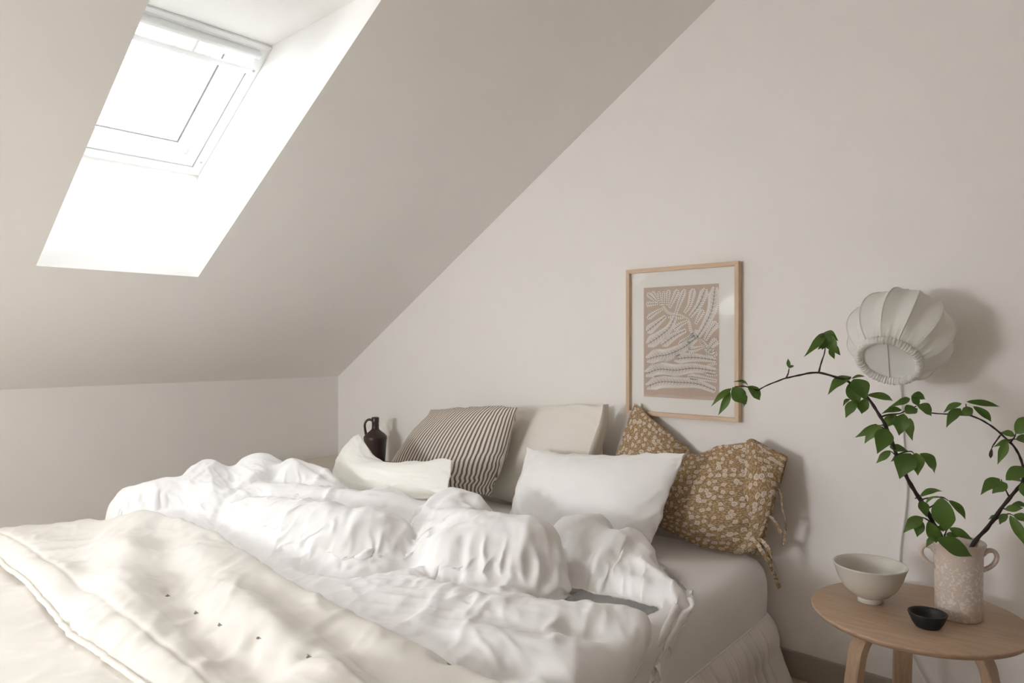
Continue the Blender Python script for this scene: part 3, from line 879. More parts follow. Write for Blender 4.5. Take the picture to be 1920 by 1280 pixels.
def fuse(rolls, voxel):
    V, Q = [], []
    for r in rolls:
        v, q = roll_data(r); o = len(V); V += list(v); Q += [tuple(i + o for i in f) for f in q]
    me = bpy.data.meshes.new('tmp'); me.from_pydata([tuple(map(float, v)) for v in V], [], Q); me.update()
    bm = bmesh.new(); bm.from_mesh(me); bmesh.ops.recalc_face_normals(bm, faces=bm.faces); bm.to_mesh(me); bm.free()
    ob = bpy.data.objects.new('tmp', me); COL.objects.link(ob)
    md = ob.modifiers.new('remesh', 'REMESH'); md.mode = 'VOXEL'; md.voxel_size = voxel
    dg = bpy.context.evaluated_depsgraph_get(); ev = ob.evaluated_get(dg); m2 = bpy.data.meshes.new_from_object(ev)
    nV = len(m2.vertices); co = np.empty(nV * 3, np.float32); m2.vertices.foreach_get('co', co)
    Qs = [tuple(p.vertices) for p in m2.polygons]
    bpy.data.objects.remove(ob); bpy.data.meshes.remove(m2)
    Qs = np.array([q if len(q) == 4 else (q[0], q[1], q[2], q[2]) for q in Qs], np.int64)
    return co.reshape(-1, 3).astype(float), Qs

def R_(*pts):
    """pts: (px, py, z, r[, rv]) -> a roll whose centre line passes through those sight points"""
    out = []
    for q in pts:
        c = at_z(q[0], q[1], q[2]); out.append((c, q[3], q[4] if len(q) > 4 else q[3]))
    return out
def W_(*pts):
    return [((q[0], q[1], q[2]), q[3], q[4]) for q in pts]

rolls = [
    # filling that lies flat on the mattress
    W_((1.02, -.95, .50, .26, .085), (1.5, -.92, .50, .28, .085), (1.95, -.84, .48, .22, .06)),
    W_((1.05, -1.40, .48, .24, .085), (1.6, -1.33, .47, .24, .085), (2.0, -1.2, .46, .2, .07)),
    W_((1.75, -1.42, .465, .20, .05), (2.25, -1.30, .465, .24, .055), (2.60, -1.18, .465, .16, .05)),
    W_((2.3, -1.5, .455, .14, .045), (2.62, -1.45, .455, .14, .045)),
    # back-left heap
    R_((238, 958, .55, .085), (300, 945, .575, .105), (345, 945, .57, .10), (395, 980, .52, .08)),
    R_((383, 905, .625, .092), (395, 945, .58, .085), (402, 985, .53, .07)),
    R_((440, 912, .60, .085), (448, 955, .56, .08)),
    R_((487, 893, .635, .10), (475, 935, .59, .085)),
    R_((548, 903, .625, .10), (590, 915, .60, .10), (625, 945, .56, .085)),
    R_((520, 905, .60, .09)),
    # the fat roll facing the camera
    R_((432, 985, .53, .085), (510, 990, .545, .115), (610, 1010, .545, .125), (700, 1022, .54, .118), (775, 1030, .525, .09)),
    R_((430, 955, .575, .07), (500, 948, .575, .09), (600, 960, .565, .10), (720, 975, .55, .10), (800, 985, .53, .09)),
    R_((650, 965, .54, .08), (740, 945, .545, .08), (830, 950, .54, .06)),
    # standing flap in the middle
    R_((806, 1000, .565, .050), (808, 962, .605, .055), (828, 947, .625, .060), (862, 944, .628, .062), (895, 955, .615, .055), (914, 975, .59, .048)),
    R_((808, 1020, .55, .055), (815, 1055, .515, .055), (835, 1085, .48, .05)),
    R_((845, 972, .60, .062), (885, 985, .59, .06)),
    R_((850, 1000, .57, .09), (900, 1015, .57, .095), (960, 1025, .57, .095), (1000, 1030, .565, .09)),
    R_((850, 1050, .525, .10), (920, 1060, .52, .105), (990, 1068, .515, .095)),
    R_((910, 1008, .59, .065), (948, 998, .60, .063), (985, 1008, .595, .065), (1015, 1010, .595, .062)),
    R_((1020, 1020, .58, .050), (1036, 1055, .535, .046), (1030, 1095, .48, .042)),
    # right-hand lobes
    R_((1062, 1000, .56, .060), (1095, 990, .575, .058), (1126, 985, .57, .045)),
    R_((1085, 1022, .535, .06), (1125, 1015, .54, .05)),
    R_((1065, 1035, .52, .06), (1075, 1060, .50, .055)),
    R_((1185, 1014, .535, .050), (1150, 1035, .525, .062), (1115, 1075, .485, .058)),
    R_((1195, 1040, .50, .06), (1210, 1080, .475, .06), (1245, 1110, .465, .052), (1290, 1142, .452, .034)),
    R_((1140, 1085, .47, .055), (1210, 1115, .455, .05), (1262, 1142, .445, .035)),
    # front layer reaching the side of the bed
    R_((690, 1130, .465, .055, .05), (800, 1130, .475, .07, .055), (900, 1150, .475, .08, .05), (1010, 1165, .475, .08, .05), (1130, 1165, .47, .08, .05), (1195, 1172, .46, .055, .045)),
    R_((760, 1180, .465, .07, .045), (900, 1215, .465, .09, .05), (1020, 1230, .465, .09, .05), (1115, 1235, .455, .07, .045)),
    # the part that will hang down the side
    W_((2.86, -1.02, .445, .07, .04), (2.92, -1.2, .445, .10, .045), (2.94, -1.5, .445, .12, .045), (2.95, -1.75, .445, .12, .045)),
]
V, Q = fuse(rolls, .010)
E = edges_of(Q); E = E[E[:, 0] != E[:, 1]]
V = lap_smooth(V, E, 6, .5)
def under_duvet(x, y):
    return ZM                                          # bedding is laid out flat first and then folded down the side
def over_edge(V):
    """fold whatever reaches past the right-hand edge down the side of the mattress"""
    V = V.copy(); e0 = bed_edge_x(V[:, 1]) - .035; s = V[:, 0] - e0; h = V[:, 2] - ZM + .036
    a = np.clip(s / .075, 0, PI / 2); ex = np.maximum(s - .075 * PI / 2, 0)
    X = e0 + h * np.sin(a) + .10 * ex; Z = ZM - .036 + h * np.cos(a) - ex
    V[:, 0] = np.where(s > 0, X, V[:, 0]); V[:, 2] = np.where(s > 0, Z, V[:, 2]); return V
HD = height_of(V, Q, .3, 3.3, -2.0, -.2, .012, under_duvet)
HDs = HD.blur(2)
# the cover is cut larger than what it lies on, so it buckles into creases
NM_, NV_ = 285, 140
back = catmull([(.66, -.98, 0), (.80, -.80, 0), (1.05, -.74, 0), (1.35, -.76, 0), (1.62, -.70, 0), (1.88, -.58, 0), (2.10, -.50, 0), (2.35, -.44, 0), (2.58, -.46, 0), (2.76, -.62, 0), (2.935, -.86, 0)], NM_)
front = catmull([(.66, -1.74, 0), (1.2, -1.74, 0), (1.8, -1.74, 0), (2.4, -1.76, 0), (3.13, -1.78, 0)], NM_)
tt = np.linspace(0, 1, NV_)[:, None, None]
G = back[None] * (1 - tt) + front[None] * tt
G[..., 0] += np.sin(tt[..., 0] * PI) ** .6 * .09 * sstep(.80, 1, np.linspace(0, 1, NM_))[None]
def top_z(G): return HDs.blur(3)(G[..., 0], G[..., 1]) + .012
G[..., 2] = top_z(G)
for _ in range(30):                                   # even out the spacing over steep places
    A_ = (G[2:, 1:-1] + G[:-2, 1:-1] + G[1:-1, 2:] + G[1:-1, :-2]) / 4
    G[1:-1, 1:-1] += (A_ - G[1:-1, 1:-1]) * .5
    if _ % 6 == 5: G[..., 2] = top_z(G)
NU_ = NM_
F0 = G.reshape(-1, 3)
eu = np.clip(.09 + .12 * fbm(F0 * 2.6, 301, 2), .03, .20).reshape(NV_, NU_); side_ = sstep(2.45, 2.85, G[..., 0]); eu *= 1 - .5 * side_
ev = np.clip(.07 + .12 * fbm(F0 * 2.6, 302, 2), .02, .18).reshape(NV_, NU_) * (1 - .5 * side_)
G0 = G.copy()
G[..., 2] += (fbm(F0 * 11, 303, 3) * .014 + .014).reshape(NV_, NU_)
pins = [(np.arange(NV_), np.full(NV_, NU_ - 1), G0[:, -1], .4), (np.zeros(NU_, int), np.arange(NU_), G0[0], .4), (np.full(NU_, NV_ - 1), np.arange(NU_), G0[-1], .6), (np.arange(NV_), np.zeros(NV_, int), G0[:, 0], .6)]
G = drape(G, eu, ev, HDs, steps=130, iters=3, kb=.10, shear=.10, g=.0007, damp=.85, fric=.55, pins=pins, rest_from=G0)
Qd = grid_quads(NV_, NU_)[:, ::-1]
Vd = G.reshape(-1, 3)
if vnormals(Vd, Qd)[:, 2].mean() < 0: Qd = Qd[:, ::-1]
Vd = lap_smooth(Vd, edges_of(Qd), 1, .35)
Vd = lap_smooth(Vd, edges_of(Qd), 3, .5, sstep(2.60, 2.86, G0[..., 0].ravel()))
Vd = wrinkle(Vd, Qd, [(.5, .13, .016), (1.3, .12, .014), (-.4, .12, .014)], 41, 3.0, None, 2.0)
Vd = wrinkle(Vd, Qd, [(.45, .060, .013), (1.2, .052, .011), (-.3, .056, .011), (2.1, .05, .010)], 51, 3.4, None, 2.2)
Vd = wrinkle(Vd, Qd, [(.8, .030, .0055), (.1, .028, .005), (1.7, .029, .005)], 83, 3.4, None, 2.2)
# deep creases where one fold lies against the next
def crease(V, pts, depth, width):
    c = catmull([at_z(*q) for q in pts], 90)
    sel = np.where((V[:, 0] > c[:, 0].min() - .1) & (V[:, 0] < c[:, 0].max() + .1))[0]
    d = np.full(len(V), 9.0); fr = np.zeros(len(V))
    D_ = np.hypot(V[sel, 0][:, None] - c[None, :, 0], V[sel, 1][:, None] - c[None, :, 1]); k_ = D_.argmin(1)
    d[sel] = D_.min(1); fr[sel] = k_ / 89
    end = sstep(0, .12, fr) * sstep(1, .88, fr)
    V = V.copy(); V[:, 2] -= depth * np.exp(-(d / width) ** 2) * end
    return V
for pts, dp, wd in (([(545, 1084, .47), (600, 1098, .47), (655, 1107, .47), (720, 1092, .48), (790, 1074, .49), (815, 1096, .49), (880, 1112, .49), (960, 1130, .49), (1040, 1118, .49), (1064, 1092, .49)], .034, .017),
                    ([(1064, 1100, .49), (1068, 1050, .53), (1048, 1000, .57)], .035, .016), ([(782, 1060, .50), (776, 1020, .54), (782, 985, .57), (796, 955, .60)], .030, .016),
                    ([(1064, 1104, .49), (1095, 1066, .51), (1118, 1035, .53)], .026, .018), ([(1075, 1112, .48), (1160, 1106, .475), (1245, 1130, .465)], .026, .016),
                    ([(402, 1000, .55), (415, 950, .60), (470, 918, .63), (560, 905, .62), (640, 930, .59)], .022, .020), ([(800, 990, .59), (850, 985, .60), (900, 972, .61), (930, 962, .60)], .030, .013),
                    ([(872, 1000, .62), (862, 1040, .58), (858, 1090, .53)], .012, .012), ([(668, 958, .64), (640, 1000, .62), (655, 1040, .58)], .007, .010)):
    Vd = crease(Vd, pts, dp, wd)
Vd, Qd = shell(Vd.reshape(NV_, NU_, 3), Qd, NV_, NU_, .016)
# it is tucked flat where the quilt covers it
cover = np.interp(Vd[:, 0], [1.16, 1.25, 1.47, 1.69, 1.93, 2.08, 2.32, 2.64, 2.9], [-1.63, -1.575, -1.525, -1.505, -1.525, -1.535, -1.535, -1.525, -1.52])
cap_ = ZM + .0135 + .5 * sstep(-.004, .055, Vd[:, 1] - cover)
Vd[:, 2] = np.minimum(Vd[:, 2], cap_)
Vd[:, 2] = np.where(Vd[:, 0] > .8, np.maximum(Vd[:, 2], ZM + .013), Vd[:, 2])
Vd = over_edge(Vd)
duvet = mesh('duvet', Vd, Qd, M_duvet)
md = duvet.modifiers.new('sub', 'SUBSURF'); md.levels = 1; md.render_levels = 1
tag(duvet, 'rumpled white linen duvet heaped across the middle of the bed', 'duvet')

#==PART3==
# ================================================================== QUILT
QP = [  # (px, py, z) read along the folds of the bedspread
    (0, 995, .53), (60, 985, .54), (150, 975, .555), (195, 979, .55), (240, 964, .60), (290, 966, .60), (370, 990, .585), (440, 1022, .565), (500, 1062, .555), (545, 1092, .545), (640, 1142, .53), (800, 1217, .52), (930, 1282, .51),
    (370, 1030, .582), (430, 1090, .577), (500, 1150, .572), (580, 1230, .562), (640, 1290, .555),
    (297, 985, .575), (302, 1035, .540), (328, 1085, .520), (339, 1122, .508), (353, 1169, .498), (420, 1225, .492), (510, 1280, .487),
    (235, 1005, .595), (225, 1060, .578), (222, 1110, .558), (260, 1160, .54), (330, 1230, .523), (400, 1280, .51),
    (470, 1082, .550), (520, 1128, .526), (580, 1172, .518), (640, 1220, .512), (700, 1267, .507),
    (530, 1090, .552), (600, 1135, .544), (690, 1190, .534), (790, 1245, .522),
    (172, 1012, .530), (176, 1063, .510), (158, 1110, .50),
    (80, 1012, .54), (100, 1055, .53), (120, 1090, .515), (40, 1020, .53), (20, 1015, .53),
    (0, 1038, .505), (50, 1080, .505), (106, 1140, .50), (130, 1180, .495), (180, 1212, .49), (270, 1282, .485)]
QX = np.array([at_z(*q) for q in QP])
QX = np.vstack([QX, [(.70, -1.75, .50), (.70, -2.02, .48), (2.95, -1.60, .47), (2.95, -2.0, .47), (3.0, -1.8, .46)]])
def rbf_fit(X, z, eps, lam=1e-3):
    r = np.linalg.norm(X[:, None] - X[None], axis=2); K = np.exp(-(r / eps) ** 2); return np.linalg.solve(K + lam * np.eye(len(X)), z)
QS = np.array([.5, 1.0])                      # folds run along the bed's width
def tps(X, z, lam):
    X = X * QS
    n = len(X); r = np.linalg.norm(X[:, None] - X[None], axis=2)
    K = np.where(r > 0, r * r * np.log(r + 1e-12), 0) + lam * np.eye(n); Pm = np.c_[np.ones(n), X]
    A_ = np.block([[K, Pm], [Pm.T, np.zeros((3, 3))]]); return np.linalg.solve(A_, np.r_[z, 0, 0, 0])
qw = tps(QX[:, :2], QX[:, 2], .0012)
def quilt_top(x, y):
    P = np.c_[np.ravel(x), np.ravel(y)] * QS; out = np.empty(len(P))
    for i in range(0, len(P), 4000):
        r = np.linalg.norm(P[i:i + 4000, None] - (QX[None, :, :2] * QS), axis=2)
        out[i:i + 4000] = np.where(r > 0, r * r * np.log(r + 1e-12), 0) @ qw[:-3] + qw[-3] + P[i:i + 4000] @ qw[-2:]
    return np.clip(out, ZM + .02, .625).reshape(np.shape(x))
top_edge = np.array([at_z(px, py, z) for px, py, z in ((0, 985, .53), (60, 975, .54), (150, 965, .55), (195, 970, .55), (240, 955, .59), (290, 957, .59), (370, 981, .57), (440, 1013, .55), (500, 1053, .54), (545, 1083, .53), (640, 1133, .515), (800, 1208, .505), (930, 1272, .495))])
hem_edge = np.array([at_z(px, py, z) for px, py, z in ((0, 1040, .50), (50, 1082, .50), (106, 1143, .495), (130, 1183, .49), (180, 1215, .485), (270, 1286, .48))])
def edge_curve(E_, xs_):
    o = np.argsort(E_[:, 0]); x, y = E_[o, 0], E_[o, 1]
    yy = np.interp(xs_, x, y); k = np.hanning(15); k /= k.sum()
    return np.convolve(np.pad(yy, 7, mode='edge'), k, 'valid')
xq = np.arange(.62, 3.10, .0115); NU_ = len(xq)
yt = edge_curve(top_edge, xq); yh = edge_curve(hem_edge, xq)
# what the quilt lies on: the padded fold itself, and beyond its edges the bedding below
gx_ = np.arange(.4, 3.3, .012); gy_ = np.arange(-2.6, -1.2, .012)
GX, GY = np.meshgrid(gx_, gy_)
ZT = quilt_top(GX, GY)
YT, YH = np.interp(GX, xq, yt), np.interp(GX, xq, yh)
low = .468 + .012 * fbm(np.c_[GX.ravel(), GY.ravel(), np.zeros(GX.size)] * 3.0, 61, 3).reshape(GX.shape) - .06 * sstep(-2.24, -2.40, GY)
ed = np.clip((YT - GY) / .05, 0, 1); rt = np.sqrt(np.clip(1 - (1 - ed) ** 2, 0, 1))
ed2 = np.clip((GY - YH) / .03, 0, 1); rh_ = np.sqrt(np.clip(1 - (1 - ed2) ** 2, 0, 1))
base_ = np.where(GY > (YT + YH) / 2, ZM + .02, low)
ZQ = np.where((GY <= YT) & (GY >= YH), base_ + (ZT - base_) * np.minimum(rt, .25 + .75 * rh_), base_)
HQ = HeightMap(.4, -2.6, .012, ZQ).blur(1)
HL = HeightMap(.4, -2.6, .012, low)
NV_ = 66
sv = np.linspace(0, 1, NV_)[:, None]
G = np.empty((NV_, NU_, 3)); G[..., 0] = xq[None]; G[..., 1] = (yt + .004)[None] * (1 - sv) + yh[None] * sv
HB = HQ.blur(2)
G[..., 2] = HB(G[..., 0], G[..., 1]) + .006
for _ in range(16):
    A_ = (G[2:, 1:-1] + G[:-2, 1:-1]) / 2; G[1:-1, 1:-1] += (A_ - G[1:-1, 1:-1]) * .5
    if _ % 4 == 3: G[..., 2] = HB(G[..., 0], G[..., 1]) + .006
G0 = G.copy(); F0 = G.reshape(-1, 3)
near = sstep(.80, .96, np.broadcast_to(sv, (NV_, NU_)))
eu = np.clip(.030 + .07 * fbm(F0 * 3, 311, 2).reshape(NV_, NU_), 0, .10) * (1 - near) + .085 * near
ev = np.clip(.020 + .06 * fbm(F0 * 3, 312, 2).reshape(NV_, NU_), 0, .08) * (1 - near)
tufts = [(364, 1141), (415, 1162), (484, 1185), (575, 1220), (313, 1104), (842, 1228)]
TI = []
for px, py in tufts:
    d = sight(px, py); rel = G - CAM; d = d / np.linalg.norm(d); al = rel @ d
    off = np.linalg.norm(rel - al[..., None] * d, axis=-1); j, i = np.unravel_index(np.argmin(off + (al > 4) * 9), off.shape)
    if 2 < j < NV_ - 3 and 2 < i < NU_ - 3: TI.append((j, i))
pins = [(j, i, G[j, i] - [0, 0, .016], .5) for j, i in TI] + [(np.full(NU_, NV_ - 1), np.arange(NU_), G[-1].copy(), .12)]
for (j, i) in TI:      # room for the dimples
    rr = np.hypot(GX - G[j, i, 0], GY - G[j, i, 1]); HQ.Z -= .022 * np.exp(-(rr / .022) ** 2)
G[..., 2] += (fbm(F0 * 8, 313, 3) * .008 + .006).reshape(NV_, NU_)
G = drape(G, eu, ev, HQ, steps=150, iters=3, kb=.45, kb4=.06, shear=.2, g=.0010, damp=.88, pins=pins, fric=.4, rest_from=G0)
Qq = grid_quads(NV_, NU_)
Vq = G.reshape(-1, 3)
if vnormals(Vq, Qq)[:, 2].mean() < 0: Qq = Qq[:, ::-1]
Vq = lap_smooth(Vq, edges_of(Qq), 1, .4)
hemw = near.ravel()
Vq = wrinkle(Vq, Qq, [(.9, .10, .016), (.2, .085, .013), (1.6, .09, .013), (-.4, .075, .012)], 151, 3.4, 1 - .8 * hemw)
Vq = wrinkle(Vq, Qq, [(.6, .040, .006), (-.1, .036, .005), (1.3, .038, .005)], 171, 3.0, 1 - .6 * hemw)
Vq = wrinkle(Vq, Qq, [(.05, .030, .010), (-.15, .034, .009)], 181, 3.4, hemw)
N = vnormals(Vq, Qq).reshape(NV_, NU_, 3); G = Vq.reshape(NV_, NU_, 3)
# line of stitching a hand's breadth inside the hem
js = int(NV_ * .84); sc_ = np.exp(-((np.arange(NV_) - js) / .8) ** 2)[:, None, None]
G = G - N * (.006 * sc_)
G_ = over_edge(G.reshape(-1, 3)).reshape(G.shape)
tuft_pts = [(G_[j, i].copy(), N[j, i].copy()) for j, i in TI]
Vs, Qs = shell(G, Qq, NV_, NU_, .012)
Vs[:, 2] = np.maximum(Vs[:, 2], ZM + .020); Vs = over_edge(Vs)
quilt = mesh('quilt', Vs, Qs, M_quilt); tag(quilt, 'thick cream padded quilt folded back over the foot of the bed', 'quilt')
md = quilt.modifiers.new('sub', 'SUBSURF'); md.levels = 1; md.render_levels = 1
hp = over_edge(G[-1] + np.array([0, -.003, .0]))
tube('hem_binding', hp[::2], .0075, M_binding, quilt, 10)
for c, n in tuft_pts:
    bm = bmesh.new(); bmesh.ops.create_icosphere(bm, subdivisions=2, radius=.0042)
    bmesh.ops.scale(bm, vec=(1, 1, .7), verts=bm.verts); bmesh.ops.translate(bm, vec=c + n * .001, verts=bm.verts)
    for q in ((.006, .003), (-.005, .004)):
        bm_box(bm, tuple(c + n * .003 + np.array([q[0], q[1], 0])), (.009, .0014, .0014))
    from_bm('tuft', bm, M_tuft, quilt)
# the half of the quilt that lies beneath the fold
xl = np.arange(.62, 3.12, .015); yl = np.linspace(-1.66, -2.46, 56)
G = np.empty((len(yl), len(xl), 3)); G[..., 0] = xl[None]; G[..., 1] = yl[:, None]; G[..., 2] = HL(G[..., 0], G[..., 1]) + .004
G0 = G.copy(); F0 = G.reshape(-1, 3); sh = G.shape[:2]
eu = np.clip(.05 + .09 * fbm(F0 * 3, 321, 2), 0, .14).reshape(sh); ev = np.clip(.04 + .08 * fbm(F0 * 3, 322, 2), 0, .12).reshape(sh)
G[..., 2] += (fbm(F0 * 8, 323, 3) * .008 + .006).reshape(sh)
G = drape(G, eu, ev, HL, steps=120, iters=3, kb=.3, shear=.2, g=.0010, damp=.88, fric=.4, rest_from=G0)
Ql = grid_quads(*sh)
if vnormals(G.reshape(-1, 3), Ql)[:, 2].mean() < 0: Ql = Ql[:, ::-1]
Vl = lap_smooth(G.reshape(-1, 3), edges_of(Ql), 1, .4)
Vl = wrinkle(Vl, Ql, [(.5, .09, .009), (1.4, .08, .008), (-.3, .07, .007)], 191, 3.2)
Vl[:, 2] = np.maximum(Vl[:, 2], ZM + .009); Vl = over_edge(Vl)
lf = mesh('lower_fold', Vl, Ql, M_quilt, quilt); md = lf.modifiers.new('sub', 'SUBSURF'); md.levels = 1; md.render_levels = 1

# ================================================================== PILLOWS
def L3(*pts): return [np.asarray(p, float) for p in pts]
def Y(px, py, y): return at_y(px, py, y)
# cream pillow standing against the wall
tl, tr = Y(925, 762, -.075), Y(1134, 757, -.075)
bl, br = np.array([1.42, -.115, .455]), np.array([2.08, -.115, .455])
B = {'b': L3(bl, br), 't': L3(tl, tr), 'l': L3(bl, tl), 'r': L3(br, tr)}
pc, X, P = pillow('pillow', B, .66, .52, .15, M_pcream, seed=3, crk=.0, wk=1.8, bow=.75)
tag(pc, 'cream pillow standing upright against the wall behind the white pillow', 'pillow', 'pillows at the head of the bed')
# open flap end of its pillowcase
ta = [Y(1134, 757, -.10), Y(1133, 790, -.105), Y(1122, 830, -.11), Y(1108, 870, -.115)]
tb = [Y(1131, 758, -.16), Y(1126, 785, -.165), Y(1112, 825, -.17), Y(1097, 868, -.175)]
tc_ = [Y(1139, 778, -.06), Y(1138, 800, -.05), Y(1130, 830, -.05), Y(1122, 860, -.05)]
Vf = []
for a_, b_, c_ in ((ta, tb, tc_),):
    A_, B_, C_ = catmull(a_, 14), catmull(b_, 14), catmull(c_, 14)
    for r in (B_, (A_ + B_) / 2 + [.012, -.004, 0], A_ + [.018, 0, 0], (A_ + C_) / 2 + [.014, 0, 0], C_): Vf.append(r)
Vf = np.vstack(Vf); Qf = [(j * 14 + i, j * 14 + i + 1, (j + 1) * 14 + i + 1, (j + 1) * 14 + i) for j in range(4) for i in range(13)]
fl = mesh('case_flap', Vf, Qf, M_pcream, pc); md = fl.modifiers.new('s', 'SOLIDIFY'); md.thickness = .003

# striped pillow
tl, tr = Y(808, 766, -.21), Y(974, 760, -.25)
bl, br = Y(708, 905, -.26), Y(921, 931, -.27)
B = {'b': L3(bl, br), 't': L3(tl, tr), 'l': L3(bl, tl), 'r': L3(br, tr)}
ps, X, P = pillow('pillow', B, .64, .52, .22, M_stripe, seed=8, crk=.0, wk=1.6, uvwarp=.03, bow=.8, uvscale=1)
tag(ps, 'striped pillow with dark brown and cream ticking, beside the brown jug', 'pillow', 'pillows at the head of the bed')

# large white pillow leaning in front
tl, tr = Y(986, 838, -.30), Y(1290, 846, -.27)
bl, br = Y(945, 1010, -.42), Y(1212, 1062, -.44)
B = {'b': L3(bl, br), 't': curve_of(L3(tl, Y(1030, 846, -.30), Y(1110, 852, -.30), Y(1220, 851, -.28), tr), 30), 'l': L3(bl, tl), 'r': L3(br, Y(1245, 950, -.37), tr)}
pw, X, P = pillow('pillow', B, .78, .52, .22, M_pwhite, seed=12, crk=.0, wk=2.6, bow=.7)
tag(pw, 'large plain white pillow leaning in front of the patterned brown pillow', 'pillow', 'pillows at the head of the bed')

# patterned pillow slumped against the wall, its case open on the right and tied
yb = -.085
tl = Y(1189, 753, -.05); tr = Y(1412, 824, -.085)
top = curve_of(L3(tl, Y(1236, 793, -.055), Y(1284, 842, -.075), Y(1300, 851, -.085), Y(1345, 836, -.09), tr), 50)
bl = Y(1120, 960, -.12); br = Y(1393, 1046, -.17)
bot = curve_of(L3(bl, Y(1238, 990, -.20), Y(1300, 1022, -.21), br), 40)
left = curve_of(L3(bl, Y(1158, 845, -.08), tl), 30)
right = curve_of(L3(br, Y(1432, 990, -.17), Y(1452, 930, -.15), Y(1440, 868, -.11), tr), 40)
B = {'b': bot, 't': top, 'l': left, 'r': right}
def dent(X, P):
    # crease running down from the notch in the top edge
    u, v = P[:, 0], P[:, 1]
    g = np.exp(-((u + .02) / .09) ** 2) * sstep(.35, 1.0, v)
    return X - np.array([0, -.035, .0])[None] * 0 + np.c_[np.zeros(len(X)), .045 * g, np.zeros(len(X))]
pp, X, P = pillow('pillow', B, .70, .50, .15, M_floral, nx=84, ny=62, seed=21, crk=.0, wk=2.2, bow=.25, wfun=dent, squash=.5)
tag(pp, 'ochre pillow with small white flowers, slumped against the wall under the picture', 'pillow', 'pillows at the head of the bed')
def cloth_patch(name, rows, mats, parent, n=16, thick=.0025, seed=1, amp=.004):
    R = [catmull(r, n) for r in rows]; m = len(R) * 4
    A_ = np.stack(R); out = np.stack([catmull(A_[:, i], m) for i in range(n)], 1)
    V = out.reshape(-1, 3); V = V + (fbm(V * 18, seed, 2) * amp)[:, None] * np.array([.3, -.9, .2])
    Q = [(j * n + i, j * n + i + 1, (j + 1) * n + i + 1, (j + 1) * n + i) for j in range(m - 1) for i in range(n - 1)]
    Lr = np.r_[0, np.cumsum(np.linalg.norm(np.diff(out[:, n // 2], axis=0), axis=1))]; Lc = np.r_[0, np.cumsum(np.linalg.norm(np.diff(out[m // 2], axis=0), axis=1))]
    uv = np.array([(Lc[i] + .31 * seed, Lr[j] + .17 * seed) for j in range(m) for i in range(n)])
    o = mesh(name, V, Q, mats, parent, True, uv); md = o.modifiers.new('s', 'SOLIDIFY'); md.thickness = thick; md.offset = 0
    return o
# loose mouth of the pillowcase: front panel, darker inside, lower corner
cloth_patch('case_flap', [[Y(1400, 826, -.10), Y(1395, 900, -.19), Y(1385, 980, -.20), Y(1370, 1030, -.185)],
                          [Y(1412, 823, -.088), Y(1425, 895, -.185), Y(1418, 970, -.195), Y(1398, 1035, -.185)],
                          [Y(1440, 838, -.085), Y(1450, 895, -.16), Y(1440, 960, -.18), Y(1416, 1030, -.18)],
                          [Y(1476, 855, -.085), Y(1461, 905, -.14), Y(1441, 965, -.17), Y(1424, 1020, -.175)]], M_floral, pp, 24, seed=4)
cloth_patch('case_lining', [[Y(1430, 835, -.06), Y(1430, 900, -.10), Y(1420, 980, -.12), Y(1405, 1040, -.14)],
                            [Y(1455, 845, -.05), Y(1455, 900, -.085), Y(1436, 980, -.11), Y(1420, 1040, -.13)],
                            [Y(1477, 856, -.06), Y(1463, 910, -.08), Y(1440, 985, -.10), Y(1432, 1030, -.12)]], M_floral, pp, 20, seed=7)
def tie(pts, w=.0075):
    path = catmull([Y(*p) for p in pts], 40)
    V, Fq = tube_data(path, w, 8, True, .22, up=(.6, -.8, .1))
    s = np.r_[0, np.cumsum(np.linalg.norm(np.diff(path, axis=0), axis=1))]
    uv = np.array([(s[i // 8], (i % 8) * .004) for i in range(len(V))])
    return mesh('tie_ribbon', V, Fq, M_floral, pp, True, uv)
tie([(1446, 918, -.13), (1455, 913, -.14), (1464, 925, -.14), (1466, 950, -.13), (1473, 980, -.12), (1471, 1005, -.115), (1468, 1022, -.115)], .0068)
tie([(1448, 920, -.13), (1446, 935, -.13), (1444, 955, -.13), (1442, 968, -.13)], .008)
tie([(1429, 972, -.17), (1437, 969, -.175), (1448, 971, -.17), (1458, 985, -.16), (1465, 1002, -.15)], .0055)
tie([(1428, 948, -.175), (1424, 957, -.18), (1428, 968, -.18), (1430, 980, -.175), (1431, 992, -.17)], .007)
tie([(1428, 948, -.17), (1433, 955, -.175), (1430, 966, -.175), (1428, 975, -.17)], .006)
tie([(1411, 1007, -.185), (1422, 1022, -.20), (1433, 1040, -.205), (1444, 1055, -.19), (1449, 1070, -.17), (1455, 1085, -.15), (1462, 1102, -.14)], .0075)
tie([(1413, 1008, -.18), (1430, 1015, -.185), (1442, 1032, -.185), (1444, 1055, -.18), (1450, 1075, -.16), (1458, 1092, -.14)], .0075)

# small ivory pillow sunk in the duvet, two corners standing up
y0 = -.66
tl, tr = Y(671, 811, y0 + .02), Y(850, 862, y0 - .02)
bl, br = Y(612, 925, y0 - .10), Y(838, 935, y0 - .10)
top = curve_of(L3(tl, Y(684, 826, y0), Y(701, 852, y0 - .01), Y(722, 865, y0 - .02), Y(760, 868, y0 - .02), Y(800, 865, y0 - .02), Y(830, 860, y0 - .02), tr), 50)
left = curve_of(L3(bl, Y(628, 868, y0 - .04), Y(652, 828, y0), tl), 30)
right = curve_of(L3(br, Y(846, 890, y0 - .05), tr), 20)
B = {'b': L3(bl, br), 't': top, 'l': left, 'r': right}
pi_, X, P = pillow('pillow', B, .60, .42, .17, M_pivory, seed=31, crk=.0, wk=2.0, bow=.2)
tag(pi_, 'small ivory pillow sunk in the duvet with one corner standing up', 'pillow', 'pillows at the head of the bed')
